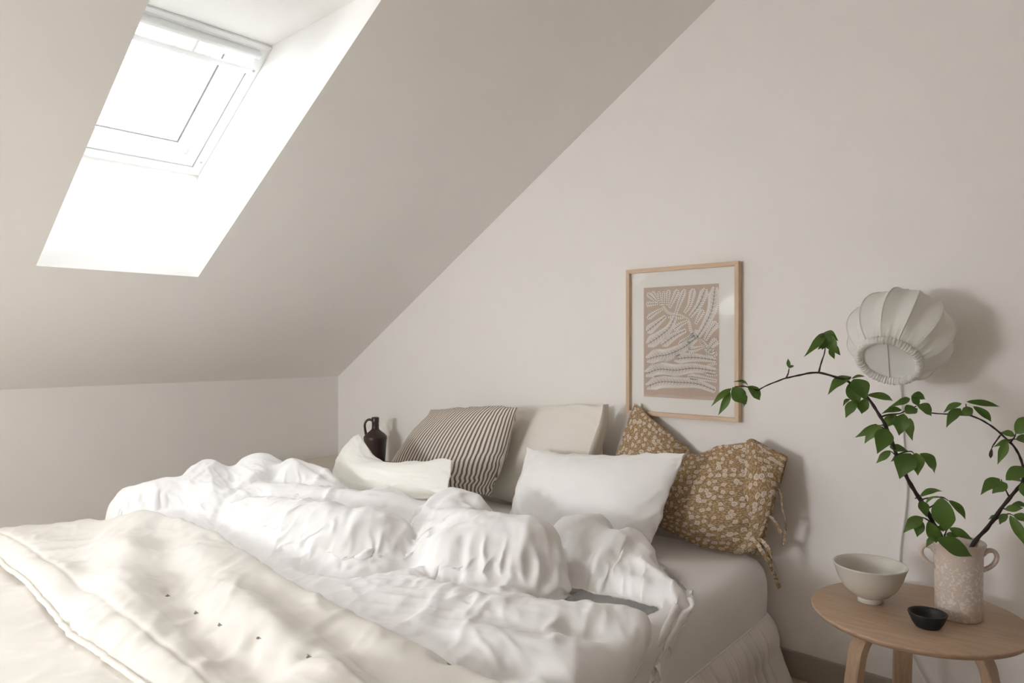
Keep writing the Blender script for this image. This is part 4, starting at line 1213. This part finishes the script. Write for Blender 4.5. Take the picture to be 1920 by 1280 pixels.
#==PART4==
# ================================================================== NIGHT STAND AND JUG (left of the bed)
NSZ = .515
ns = empty('nightstand', (.405, -.30, 0)); tag(ns, 'low pale wooden nightstand in the far corner, mostly hidden by the duvet', 'nightstand')
bm = bmesh.new(); bm_box(bm, (0, 0, NSZ - .011), (.64, .46, .022), bev=.005, seg=3); from_bm('tabletop', bm, M_palewood, ns)
bm = bmesh.new(); bm_box(bm, (0, 0, NSZ - .062), (.54, .36, .08), bev=.003); from_bm('apron', bm, M_palewood, ns)
for sx in (-1, 1):
    for sy in (-1, 1):
        tube('leg', [(sx * .25, sy * .16, NSZ - .03), (sx * .26, sy * .17, 0.0)], [.022, .014], M_palewood, ns, 12, 2)
# jug
jx, jy = .60, -.16
coaster = empty('coaster', (jx + .015, jy, NSZ)); tag(coaster, 'round brown wooden coaster under the dark jug', 'coaster')
lathe('disc', [(0.0, 0), (.085, 0), (.088, .004), (.088, .014), (.085, .017), (0, .017)], M_darkwood, coaster, 48)
jug = empty('jug', (jx, jy, NSZ + .017)); tag(jug, 'dark brown glazed bottle jug with loop handle in the far corner', 'jug')
lathe('body', [(0, 0), (.050, 0), (.054, .004), (.058, .06), (.063, .125), (.0655, .140), (.063, .151), (.050, .166), (.030, .181), (.0215, .190), (.0195, .200), (.0195, .228), (.0215, .232), (.0205, .236), (.0215, .252), (.020, .256), (.0165, .256), (.0155, .25), (.0155, .20)], M_jug, jug, 56)
hd = -RGT * .96 + FWD * .1; hd /= np.linalg.norm(hd)
hpts = [hd * .016 + [0, 0, .238], hd * .034 + [0, 0, .243], hd * .050 + [0, 0, .236], hd * .0605 + [0, 0, .215], hd * .0585 + [0, 0, .187], hd * .053 + [0, 0, .158]]
tube('handle', hpts, [.0075, .007, .0065, .0065, .007, .008], M_jug, jug, 12, 40)

# ================================================================== PICTURE
FX0, FX1, FZ0, FZ1 = 2.170, 2.671, .902, 1.512
pic = empty('picture', ((FX0 + FX1) / 2, -.016, (FZ0 + FZ1) / 2)); tag(pic, 'framed print of pale fern fronds on beige, hanging on the wall above the bed', 'picture')
pw_, ph_ = FX1 - FX0, FZ1 - FZ0
fw, fd = .0165, .030
def frame_side(name, horizontal, s):
    bm = bmesh.new()
    if horizontal:
        z0 = s * ph_ / 2; z1 = s * (ph_ / 2 - fw)
        quad = [(-pw_ / 2, z0), (pw_ / 2, z0), (pw_ / 2 - fw, z1), (-pw_ / 2 + fw, z1)]
    else:
        x0 = s * pw_ / 2; x1 = s * (pw_ / 2 - fw)
        quad = [(x0, -ph_ / 2), (x0, ph_ / 2), (x1, ph_ / 2 - fw), (x1, -ph_ / 2 + fw)]
    vb = [bm.verts.new((x, -fd / 2, z)) for x, z in quad]; vf = [bm.verts.new((x, fd / 2, z)) for x, z in quad]
    bm.faces.new(vb); bm.faces.new(vf[::-1])
    for k in range(4): bm.faces.new((vb[k], vb[(k + 1) % 4], vf[(k + 1) % 4], vf[k]))
    bmesh.ops.bevel(bm, geom=bm.edges[:], offset=.0008, segments=1, affect='EDGES')
    m = M_oakframe if not horizontal else M_oakframe_h
    return from_bm(name, bm, m, pic, smooth=False)
M_oakframe_h = wood('frame_oak_h', (.56, .40, .27), (.66, .50, .36), (1.2, 14, 14), .5)
for hz in (True, False):
    for s in (-1, 1): frame_side('frame', hz, s)
iw, ih = pw_ - 2 * fw + .002, ph_ - 2 * fw + .002
mesh('mat', [(-iw / 2, .004, -ih / 2), (iw / 2, .004, -ih / 2), (iw / 2, .004, ih / 2), (-iw / 2, .004, ih / 2)], [(0, 1, 2, 3)], M_mat, pic, False)
mesh('backing', [(-iw / 2, .013, -ih / 2), (iw / 2, .013, -ih / 2), (iw / 2, .013, ih / 2), (-iw / 2, .013, ih / 2)], [(0, 3, 2, 1)], M_palewood, pic, False)
# the print: fronds drawn as flat shapes on the paper, read off the picture
def print_xy(cx, cy):
    """crop coordinates of the picture -> metres on the picture plane"""
    px, py = 1160 + cx * 280 / 1024, 470 + cy * 350 / 1280
    p = at_y(px, py, -.014); return p[0] - pic.location.x, p[2] - pic.location.z
PV, PF, PM = [], [], []
def pquad(pts, lay, mi):
    k = len(PV)
    for x, z in pts: PV.append((x, .003 - lay * .0003, z))
    PF.append(tuple(range(k, k + len(pts)))); PM.append(mi)
c4 = [print_xy(*q) for q in ((171, 256), (687, 222), (687, 1027), (173, 1000))]
px0, px1 = (c4[0][0] + c4[3][0]) / 2, (c4[1][0] + c4[2][0]) / 2; pz1, pz0 = (c4[0][1] + c4[1][1]) / 2, (c4[2][1] + c4[3][1]) / 2
pquad([(px0, pz0), (px1, pz0), (px1, pz1), (px0, pz1)], 1, 0)
band = [(px0, pz0)] + [(px1, pz0)] + [(px1 - (px1 - px0) * t, pz0 + .006 + .008 * abs(math.sin(t * 6.3 + .6))) for t in np.linspace(0, 1, 24)]
pquad(band, 1.5, 3)
fronds = [([(200, 297), (265, 350)], 15), ([(195, 366), (268, 362)], 15), ([(232, 285), (272, 345)], 13), ([(275, 285), (288, 372)], 12), ([(308, 285), (306, 385)], 12), ([(342, 275), (333, 372)], 14),
          ([(402, 275), (348, 390)], 18), ([(450, 272), (415, 360), (383, 450)], 17), ([(510, 268), (485, 370), (452, 425)], 20), ([(592, 270), (550, 370), (488, 452)], 25),
          ([(660, 262), (640, 400), (590, 510), (540, 590)], 32), ([(202, 742), (270, 722), (340, 710), (440, 665), (545, 585)], 38), ([(202, 460), (250, 425), (300, 398)], 16),
          ([(200, 548), (260, 500), (322, 450)], 26), ([(205, 636), (275, 590), (345, 530), (388, 450)], 34), ([(384, 536), (425, 505), (472, 482)], 17), ([(303, 640), (380, 585), (460, 545)], 26),
          ([(415, 636), (470, 600), (530, 546)], 12), ([(484, 678), (530, 672), (572, 660)], 19), ([(390, 742), (470, 732), (560, 735), (668, 752)], 27), ([(193, 840), (280, 812), (390, 818), (520, 805), (670, 826)], 38),
          ([(200, 928), (290, 898), (400, 902), (540, 912), (665, 958)], 36), ([(480, 862), (560, 872), (670, 892)], 17), ([(668, 498), (630, 545), (592, 612)], 24), ([(668, 618), (640, 645), (605, 690)], 22),
          ([(575, 412), (550, 455), (527, 500)], 18), ([(535, 548), (500, 590), (470, 640)], 10), ([(668, 700), (640, 715), (600, 705)], 14), ([(300, 372), (340, 425), (420, 440), (480, 470)], 7), ([(480, 470), (500, 560), (560, 620), (600, 690)], 8), ([(345, 455), (400, 462), (440, 462)], 9), ([(560, 610), (600, 650), (660, 690)], 9), ([(610, 790), (640, 780), (670, 775)], 10), ([(600, 840), (640, 850), (670, 850)], 9)]
for pts, hw in fronds:
    P2 = np.array([print_xy(*p) for p in pts]); P3 = catmull(np.c_[P2, np.zeros(len(P2))], 60)[:, :2]
    L = np.r_[0, np.cumsum(np.linalg.norm(np.diff(P3, axis=0), axis=1))]
    hwm = hw * .00103
    nb = max(7, int(L[-1] / .0070)); tt = np.linspace(0, L[-1], nb)
    X = np.interp(tt, L, P3[:, 0]); Z = np.interp(tt, L, P3[:, 1])
    tx, tz = np.gradient(X), np.gradient(Z); l = np.hypot(tx, tz) + 1e-9; tx /= l; tz /= l
    for i in range(nb):
        f = i / (nb - 1)
        wd = hwm * (min(1, .45 + f * 3) * (1 - .55 * max(0, f - .25) / .75))
        sp = (L[-1] / nb) * .34
        for s in (-1, 1):
            # barb: rounded slanting lobe pointing back to the tip
            dx, dz = -tx[i] * .55 - s * tz[i] * .83, -tz[i] * .55 + s * tx[i] * .83
            nx_, nz_ = -dz, dx
            b0 = (X[i], Z[i])
            q = [(b0[0] + nx_ * sp * .6, b0[1] + nz_ * sp * .6), (b0[0] + dx * wd * .8 + nx_ * sp * 1.05, b0[1] + dz * wd * .8 + nz_ * sp * 1.05), (b0[0] + dx * wd, b0[1] + dz * wd),
                 (b0[0] + dx * wd * .8 - nx_ * sp * 1.05, b0[1] + dz * wd * .8 - nz_ * sp * 1.05), (b0[0] - nx_ * sp * .6, b0[1] - nz_ * sp * .6)]
            pquad(q, 2, 1)
            if hw > 24 and i % 2 == 0:
                v = sp * .22
                pquad([(b0[0] + nx_ * v, b0[1] + nz_ * v), (b0[0] + dx * wd * .6, b0[1] + dz * wd * .6), (b0[0] - nx_ * v, b0[1] - nz_ * v)], 3, 2)
    if hw > 11:
        v = .0008 if hw > 24 else .0006
        for i in range(len(P3) - 1):
            a_, b_ = P3[i], P3[i + 1]; d = b_ - a_; d /= np.linalg.norm(d) + 1e-9; nn = np.array([-d[1], d[0]]) * v
            pquad([a_ + nn, b_ + nn, b_ - nn, a_ - nn], 3.2, 2)
mesh('art_print', PV, PF, [M_print, M_frond, M_ink, M_printband], pic, False, mi=PM)
# the thin acrylic glazing bows very slightly
gx, gz = np.meshgrid(np.linspace(-1, 1, 61), np.linspace(-1, 1, 91))
gv = np.c_[gx.ravel() * iw / 2, -.006 - .001 * (1 - gx.ravel() ** 2) * (1 - gz.ravel() ** 2), gz.ravel() * ih / 2]
gq = grid_quads(91, 61)
mesh('glazing', gv, gq, M_pglass, pic, True)

# ================================================================== WALL LAMP
LC = at_y(1686, 628, -.185); LR = .150
vd = (LC - CAM) / np.linalg.norm(LC - CAM)
ax = -.31 * RGT - .72 * UPV - .62 * vd; ax /= np.linalg.norm(ax)     # axis towards the open end
e1 = np.cross(ax, UPV); e1 /= np.linalg.norm(e1); e2 = np.cross(ax, e1)
lamp = empty('wall_lamp', LC); tag(lamp, 'round white pleated fabric lamp on the wall to the right of the picture', 'lamp')
LB = .92 * LR; rop = .56 * LR; hop = LB * math.sqrt(1 - .56 ** 2)
NRIB = 12; seg = NRIB * 16
V, Q = [], []
rowsN = 44
for j in range(rowsN):
    h = -hop * .98 + (hop * 1.98) * j / (rowsN - 1)
    r0 = LR * math.sqrt(max(0, 1 - (h / LB) ** 2))
    op = sstep(.55, 1.0, np.array([abs(h) / hop]))[0]
    for k in range(seg):
        a = 2 * PI * k / seg
        t = ((a * NRIB / (2 * PI)) % 1) - .5            # wires at t = +-.5
        dip = (1 - (2 * abs(t)) ** 1.6)
        r = r0 * (1 - .125 * dip * (1 - op * .8)) + .0022 * op * math.sin(a * 60 + 2 * math.sin(3 * a)) + .0016 * op ** .5 * math.sin(a * 31)
        V.append(ax * h + r * (math.cos(a) * e1 + math.sin(a) * e2))
for j in range(rowsN - 1):
    for k in range(seg): Q.append((j * seg + k, j * seg + (k + 1) % seg, (j + 1) * seg + (k + 1) % seg, (j + 1) * seg + k))
mesh('shade', V, Q, M_shade, lamp)
for k in range(NRIB):
    a = 2 * PI * (k + .5) / NRIB
    a = 2 * PI * k / NRIB
    pts = []
    for j in range(24):
        h = -hop + 2 * hop * j / 23; r = LR * math.sqrt(1 - (h / LB) ** 2) * 1.004
        pts.append(ax * h + r * (math.cos(a) * e1 + math.sin(a) * e2))
    tube('rib', pts, .0017, M_shade, lamp, 6)
# gathered band round the opening
V, Q = [], []; S1, S2 = 360, 12
for k in range(S1):
    a = 2 * PI * k / S1
    for m in range(S2):
        b = 2 * PI * m / S2
        rr = .0125 + .0014 * math.sin(a * 62 + .8 * math.sin(5 * a)) + .0008 * math.sin(a * 37)
        r = rop - .001 + rr * .85 * math.cos(b); h = hop + .002 + rr * 1.0 * math.sin(b)
        V.append(ax * h + r * (math.cos(a) * e1 + math.sin(a) * e2))
for k in range(S1):
    for m in range(S2): Q.append((k * S2 + m, ((k + 1) % S1) * S2 + m, ((k + 1) % S1) * S2 + (m + 1) % S2, k * S2 + (m + 1) % S2))
mesh('gathered_band', V, Q, M_shade, lamp)
V = [ax * (hop - .004)] + [ax * (hop - .004) + (rop - .008) * (math.cos(a) * e1 + math.sin(a) * e2) for a in np.linspace(0, 2 * PI, 64, endpoint=False)]
mesh('diffuser', V, [(0, 1 + k, 1 + (k + 1) % 64) for k in range(64)], M_plastic, lamp, False)
sdir = RGT * .17 + UPV * .9; sdir -= ax * (sdir @ ax); sdir /= np.linalg.norm(sdir)
tube('wire', [ax * (hop - .0025) - sdir * (rop - .010), ax * (hop - .0025) + sdir * (rop - .010)], .0011, plain('grey_wire', (.58, .58, .55), .6), lamp, 6, 2)
wall_y = -LC[1]
tube('wall_arm', [-ax * hop * .5, np.array([.02, wall_y * .6, .06]), np.array([.02, wall_y - .016, .06])], .012, M_plastic, lamp, 14, 16)
bm = bmesh.new(); bmesh.ops.create_cone(bm, cap_ends=True, segments=40, radius1=.05, radius2=.047, depth=.018)
bmesh.ops.transform(bm, matrix=Matrix.Translation((.02, wall_y - .009, .06)) @ Matrix.Rotation(PI / 2, 4, 'X'), verts=bm.verts)
from_bm('wall_plate', bm, M_plastic, lamp)
cp = [at_y(px, py, y) - LC for px, py, y in ((1684, 690, -.03), (1689, 730, -.010), (1692, 800, -.007), (1697, 870, -.007), (1700, 915, -.008), (1697, 960, -.009), (1689, 1015, -.009), (1686, 1070, -.009), (1690, 1130, -.010), (1702, 1210, -.012), (1726, 1262, -.014), (1748, 1300, -.03))]
tube('cord', cp, .0033, M_plastic, lamp, 10, 90)

# ================================================================== SIDE TABLE
TZ = .45; TC = np.array([3.342, -.362]); TR_ = .270
table = empty('side_table', (TC[0], TC[1], 0)); tag(table, 'small round oak side table with bentwood legs beside the bed', 'table')
lathe('tabletop', [(0, TZ - .020), (TR_ - .022, TZ - .020), (TR_ - .010, TZ - .017), (TR_ - .002, TZ - .008), (TR_, TZ - .0035), (TR_ - .001, TZ - .001), (TR_ - .003, TZ), (0, TZ)], M_oak, table, 128)
def bent_leg(deg):
    a = math.radians(deg); d = np.array([math.cos(a), math.sin(a), 0]); s = np.array([-d[1], d[0], 0])
    zt = TZ - .020
    path = [d * .035 + [0, 0, zt - .013], d * .09 + [0, 0, zt - .013], d * .125 + [0, 0, zt - .015], d * .155 + [0, 0, zt - .028], d * .175 + [0, 0, zt - .058], d * .186 + [0, 0, zt - .10], d * .205 + [0, 0, .2], d * .232 + [0, 0, 0.0]]
    path = catmull(path, 60); tan = np.gradient(path, axis=0); tan /= np.linalg.norm(tan, axis=1)[:, None]
    V, Q = [], []; wd, th = .025, .0125
    prof = [(-wd, -th + .003), (-wd + .003, -th), (wd - .003, -th), (wd, -th + .003), (wd, th - .003), (wd - .003, th), (-wd + .003, th), (-wd, th - .003)]
    for p, t in zip(path, tan):
        nrm = np.cross(s, t)
        for u, v in prof:
            q = p + s * u + nrm * v; q[2] = max(q[2], 0) if p[2] < .03 else q[2]; V.append(q)
    m = len(prof)
    for i in range(len(path) - 1):
        for k in range(m): Q.append((i * m + k, i * m + (k + 1) % m, (i + 1) * m + (k + 1) % m, (i + 1) * m + k))
    Q.append(tuple(range(m))); Q.append(tuple((len(path) - 1) * m + k for k in range(m))[::-1])
    o = mesh('leg', V, Q, M_oakleg, table, False); return o
for deg in (233, 347, 113): bent_leg(deg)

# bowl
bc = at_z(1631, 1127, TZ); bowl = empty('bowl', (bc[0], bc[1], TZ)); tag(bowl, 'large pale grey glazed footed bowl on the side table', 'bowl')
lathe('body', [(0, .012), (.030, .013), (.050, .022), (.072, .044), (.086, .070), (.094, .096), (.0985, .1055), (.0995, .1085), (.0975, .1105), (.0935, .1085), (.089, .100), (.080, .074), (.066, .049), (.046, .030), (.025, .023), (0, .021)], M_ceramic, bowl, 96)
lathe('foot', [(0, .0), (.030, .0), (.0345, .0015), (.0335, .010), (.035, .020), (.030, .022), (0, .020)], M_ceramic, bowl, 64)
# little black dish
kc = at_z(1739, 1175, TZ); dish = empty('dish', (kc[0], kc[1], TZ)); tag(dish, 'small matt black dish near the front edge of the side table', 'dish')
lathe('body', [(0, 0), (.024, 0), (.029, .002), (.037, .014), (.0445, .031), (.0465, .037), (.0465, .039), (.0435, .0395), (.041, .035), (.033, .017), (.022, .008), (0, .007)], M_black, dish, 72)

# vase
vc = at_z(1797, 1155, TZ); vc = np.array([vc[0], vc[1], TZ])
vase = empty('vase', vc); tag(vase, 'tall mottled cream and pink two-handled vase holding leafy branches', 'vase')
lathe('body', [(0, 0), (.054, 0), (.057, .003), (.057, .06), (.0575, .12), (.0585, .165), (.0575, .180), (.0605, .190), (.0645, .199), (.066, .205), (.0645, .2085), (.061, .207), (.056, .198), (.0525, .185), (.0525, .02), (0, .012)], M_vase, vase, 80)
for s in (1, -1):
    d = (RGT * .93 - FWD * .30) * s; d /= np.linalg.norm(d)
    pts = [d * .055 + [0, 0, .172], d * .068 + [0, 0, .186], d * .083 + [0, 0, .187], d * .091 + [0, 0, .174], d * .087 + [0, 0, .157], d * .073 + [0, 0, .141], d * .054 + [0, 0, .131]]
    tube('handle', pts, [.009, .0085, .008, .008, .008, .008, .009], M_vase, vase, 14, 44, .75)

# ================================================================== BRANCHES
VD = float((vc - CAM) @ FWD)
def bp(cx, cy, dd=0.0):
    """point of the branch read on the enlarged crop, at its own depth"""
    return at_d(1320 + cx / 2.415, 530 + cy / 2.415, VD + dd)
rng = random.Random(11)
def leaf(parent, b, t, wpx, dd=0.0, curl=None, mat=None, front=None):
    """ovate pointed leaf from base b to tip t (crop coordinates), wpx wide"""
    d0 = dd + rng.uniform(-.012, .012); d1 = d0 + (rng.uniform(-.03, .03) if front is None else front)
    A = bp(b[0], b[1], d0); B_ = bp(t[0], t[1], d1)
    B_ = A + (B_ - A) * 1.06; Lv = B_ - A; Ln = np.linalg.norm(Lv); a = Lv / Ln
    w = wpx / 2.415 * VD / FPX / 2 * 1.08
    toc = CAM - (A + B_) / 2; toc /= np.linalg.norm(toc)
    n = toc + np.array([0, 0, .35]) + np.array([rng.uniform(-.3, .3), rng.uniform(-.3, .3), rng.uniform(-.1, .3)])
    n = n - a * (n @ a); n /= np.linalg.norm(n); s = np.cross(n, a)
    s_view = s - toc * (s @ toc); w = w / max(.55, np.linalg.norm(s_view))
    w = min(w, Ln * .36)
    bow = (rng.uniform(.08, .20) if curl is None else curl) * Ln
    nu, nv = 15, 7; V, Q, UV = [], [], []
    side = rng.uniform(-.06, .06) * Ln
    for i in range(nu):
        u = i / (nu - 1)
        prof = (math.sin(PI * min(1, u ** .78)) ** .95) * (1 - .35 * max(0, u - .5) / .5) if 0 < u < 1 else 0
        prof = max(prof, .02 if u < .06 else 0)
        c = A + a * Ln * u + n * bow * math.sin(PI * u) + s * side * math.sin(PI * u)
        for j in range(nv):
            v = (j / (nv - 1)) * 2 - 1
            cup = .22 * w * abs(v) ** 1.3 * prof
            rip = .05 * w * math.sin(u * 17 + v * 2) * abs(v)
            V.append(c + s * v * w * prof + n * (cup + rip)); UV.append((u * 2.2, abs(v)))
    for i in range(nu - 1):
        for j in range(nv - 1): Q.append((i * nv + j, i * nv + j + 1, (i + 1) * nv + j + 1, (i + 1) * nv + j))
    return mesh('leaf', np.array(V) - np.array(parent.location), Q, mat or M_leaf, parent, True, UV)
def stem(parent, name, pts, r0, r1, n=40):
    P3 = [bp(*p) for p in pts]; m = len(P3)
    path = catmull(P3, n) - np.array(parent.location)
    if n > 25: path = path + np.c_[fbm(path * 30, 3, 2), fbm(path * 30, 5, 2), fbm(path * 30, 7, 2)] * .0018
    return tube(name, path, np.linspace(r0, r1, n) * (1 + .12 * np.sin(np.arange(n) * 1.3)), M_stem, parent, 9)
brA = empty('branch', vc + [0, 0, .02]); tag(brA, 'long leafy green branch in the vase arching left towards the picture', 'branch')
stem(brA, 'stem', [(1105, 1420, 0), (1086, 1190, 0), (1030, 1070, -.02), (965, 960, -.04), (915, 872, -.05), (872, 775, -.06), (830, 660, -.06), (790, 592, -.05), (740, 520, -.04), (660, 452, -.02), (610, 432, -.02), (520, 407, 0), (440, 416, .01), (370, 432, .02), (300, 459, .03), (245, 487, .03)], .0064, .0016, 110)
TW = [[(520, 405, 0), (530, 365, 0), (545, 320, .01), (551, 272, .01)], [(372, 431, .02), (381, 410, .02), (385, 388, .02)], [(806, 605, -.05), (840, 595, -.04), (885, 592, -.03), (925, 572, -.03), (962, 558, -.03)],
      [(874, 780, -.06), (900, 768, -.06), (935, 763, -.07), (950, 772, -.07)], [(905, 840, -.05), (880, 795, -.05), (848, 763, -.05)], [(832, 668, -.06), (800, 652, -.06), (775, 640, -.06)], [(975, 970, -.04), (955, 976, -.04)],
      [(1012, 1022, -.03), (1030, 1012, -.03), (1046, 1000, -.04)], [(975, 985, -.04), (1010, 975, -.05), (1075, 970, -.06), (1105, 985, -.06)], [(1040, 1090, -.02), (1000, 1066, -.03), (985, 1062, -.03)], [(1085, 1165, 0), (1092, 1135, -.02), (1100, 1120, -.02)],
      [(245, 487, .03), (215, 478, .03), (180, 468, .03), (140, 470, .03)], [(640, 440, -.02), (665, 428, -.02)]]
for t in TW: stem(brA, 'twig', t, .0024, .0013, 16)
LA = [((125, 478), (38, 556), 26, .03), ((118, 492), (67, 594), 32, .03), ((200, 466), (134, 449), 14, .03), ((130, 472), (189, 546), 62, .02), ((198, 468), (250, 529), 44, .03), ((168, 500), (182, 557), 34, .04),
      ((545, 226), (457, 330), 36, .01), ((540, 228), (605, 262), 40, .02), ((545, 232), (535, 300), 52, .0), ((556, 235), (606, 320), 52, .0), ((580, 270), (616, 326), 26, .01), ((550, 282), (516, 302), 22, .01), ((566, 302), (590, 344), 22, .01),
      ((386, 386), (381, 345), 16, .02), ((386, 386), (407, 376), 12, .02),
      ((666, 424), (567, 502), 44, -.02), ((668, 434), (736, 436), 16, -.02), ((676, 436), (730, 530), 74, -.03), ((662, 450), (700, 555), 60, -.01), ((690, 532), (644, 608), 42, -.03), ((660, 525), (631, 558), 18, -.02), ((736, 522), (716, 590), 46, -.03), ((738, 508), (850, 534), 30, -.04),
      ((932, 522), (839, 562), 28, -.03), ((938, 514), (1000, 528), 34, -.04), ((940, 516), (972, 558), 36, -.04), ((966, 556), (1027, 602), 44, -.04), ((912, 590), (965, 570), 60, -.05), ((905, 592), (884, 686), 58, -.06), ((932, 612), (944, 710), 38, -.04), ((896, 576), (808, 592), 26, -.03), ((862, 596), (820, 652), 42, -.04), ((850, 640), (905, 650), 26, -.03), ((838, 606), (880, 612), 22, -.03),
      ((782, 640), (688, 697), 30, -.05), ((802, 644), (731, 724), 42, -.06), ((826, 660), (786, 768), 70, -.08), ((835, 655), (800, 645), 18, -.05),
      ((840, 742), (920, 760), 30, -.05), ((846, 760), (783, 814), 30, -.05), ((876, 782), (846, 810), 18, -.05), ((935, 772), (888, 882), 84, -.08), ((960, 770), (968, 868), 54, -.07), ((978, 772), (1040, 862), 46, -.07), ((850, 742), (830, 730), 14, -.05),
      ((978, 967), (1078, 946), 26, -.05), ((1004, 1000), (1062, 966), 12, -.05), ((1078, 970), (1096, 1118), 84, -.09), ((1108, 984), (1180, 1068), 30, -.07), ((980, 985), (1006, 1058), 40, -.05),
      ((990, 1060), (908, 1128), 46, -.05), ((986, 1076), (966, 1147), 40, -.05), ((1016, 1078), (1050, 1172), 52, -.06), ((1088, 1120), (1048, 1108), 26, -.02), ((1110, 1110), (1214, 1162), 34, -.03), ((1096, 1136), (1152, 1150), 24, .0), ((1055, 1158), (1206, 1234), 66, -.085), ((1052, 1148), (1008, 1196), 24, -.05), ((1046, 1120), (1056, 1160), 30, -.04)]
for b, t, w_, dd in LA: leaf(brA, b, t, w_, dd)
brB = empty('branch', vc + [.01, .01, .02]); tag(brB, 'leafy branch in the vase curving up to the right edge and back', 'branch')
stem(brB, 'stem', [(1150, 1430, .02), (1205, 1210, .01), (1290, 1100, .0), (1378, 980, -.02), (1446, 900, -.03), (1500, 848, -.03), (1540, 760, -.02), (1560, 660, -.02)], .0060, .0030, 60)
stem(brB, 'stem', [(1443, 903, -.03), (1449, 860, -.03), (1436, 800, -.03), (1402, 740, -.03), (1342, 681, -.03), (1282, 636, -.03), (1212, 603, -.03), (1110, 593, -.01), (1022, 589, .01), (985, 575, .02)], .0036, .0014, 70)
TB = [[(1206, 602, -.03), (1190, 570, -.03), (1185, 548, -.03)], [(1172, 597, -.03), (1175, 565, -.03)], [(1388, 722, -.03), (1405, 700, -.03), (1412, 682, -.03)], [(1380, 712, -.03), (1400, 708, -.03), (1414, 708, -.03)],
      [(1342, 690, -.03), (1310, 735, -.03), (1303, 750, -.03)], [(1380, 965, -.02), (1360, 925, -.02), (1345, 890, -.02)], [(1296, 1098, .0), (1330, 1066, -.01), (1375, 1046, -.02), (1400, 1052, -.02)], [(1352, 1020, -.01), (1380, 1030, -.02)], [(1425, 920, -.03), (1449, 940, -.03), (1480, 935, -.03)]]
for t in TB: stem(brB, 'twig', t, .0022, .0012, 16)
LBv = [((1168, 546), (1088, 587), 26, -.03), ((1162, 568), (1100, 652), 40, -.04), ((1216, 568), (1160, 600), 40, -.04), ((1188, 538), (1332, 560), 26, -.04), ((1218, 558), (1296, 626), 30, -.03), ((1186, 565), (1215, 600), 26, -.03),
       ((1385, 712), (1313, 742), 24, -.03), ((1372, 716), (1331, 818), 34, -.04), ((1408, 694), (1342, 680), 26, -.03), ((1410, 682), (1490, 610), 62, -.04), ((1412, 708), (1480, 752), 48, -.04),
       ((1338, 886), (1257, 957), 44, -.03), ((1372, 908), (1308, 952), 48, -.04), ((1366, 892), (1480, 850), 56, -.04), ((1376, 888), (1452, 918), 44, -.03), ((1440, 905), (1470, 985), 40, -.04), ((1424, 915), (1442, 935), 14, -.03),
       ((1335, 1055), (1290, 1072), 14, -.01), ((1374, 1046), (1340, 1092), 30, -.03), ((1362, 1026), (1442, 1020), 30, -.03), ((1385, 1052), (1452, 1186), 40, -.04), ((1402, 1050), (1475, 1088), 34, -.03), ((1390, 1010), (1470, 1030), 30, -.03)]
for b, t, w_, dd in LBv: leaf(brB, b, t, w_, dd)
leaf(brB, (1303, 748), (1298, 792), 14, -.03, .2, M_deadleaf)

# ------------------------------------------------------------------ render look
scene.view_settings.view_transform = 'Standard'; scene.view_settings.look = 'None'; scene.view_settings.gamma = 1.0
scene.view_settings.exposure = 2.86
scene.view_settings.use_curve_mapping = False
scene.cycles.diffuse_bounces = 10; scene.cycles.max_bounces = 16; scene.cycles.transparent_max_bounces = 12
scene.cycles.sample_clamp_indirect = 8.0
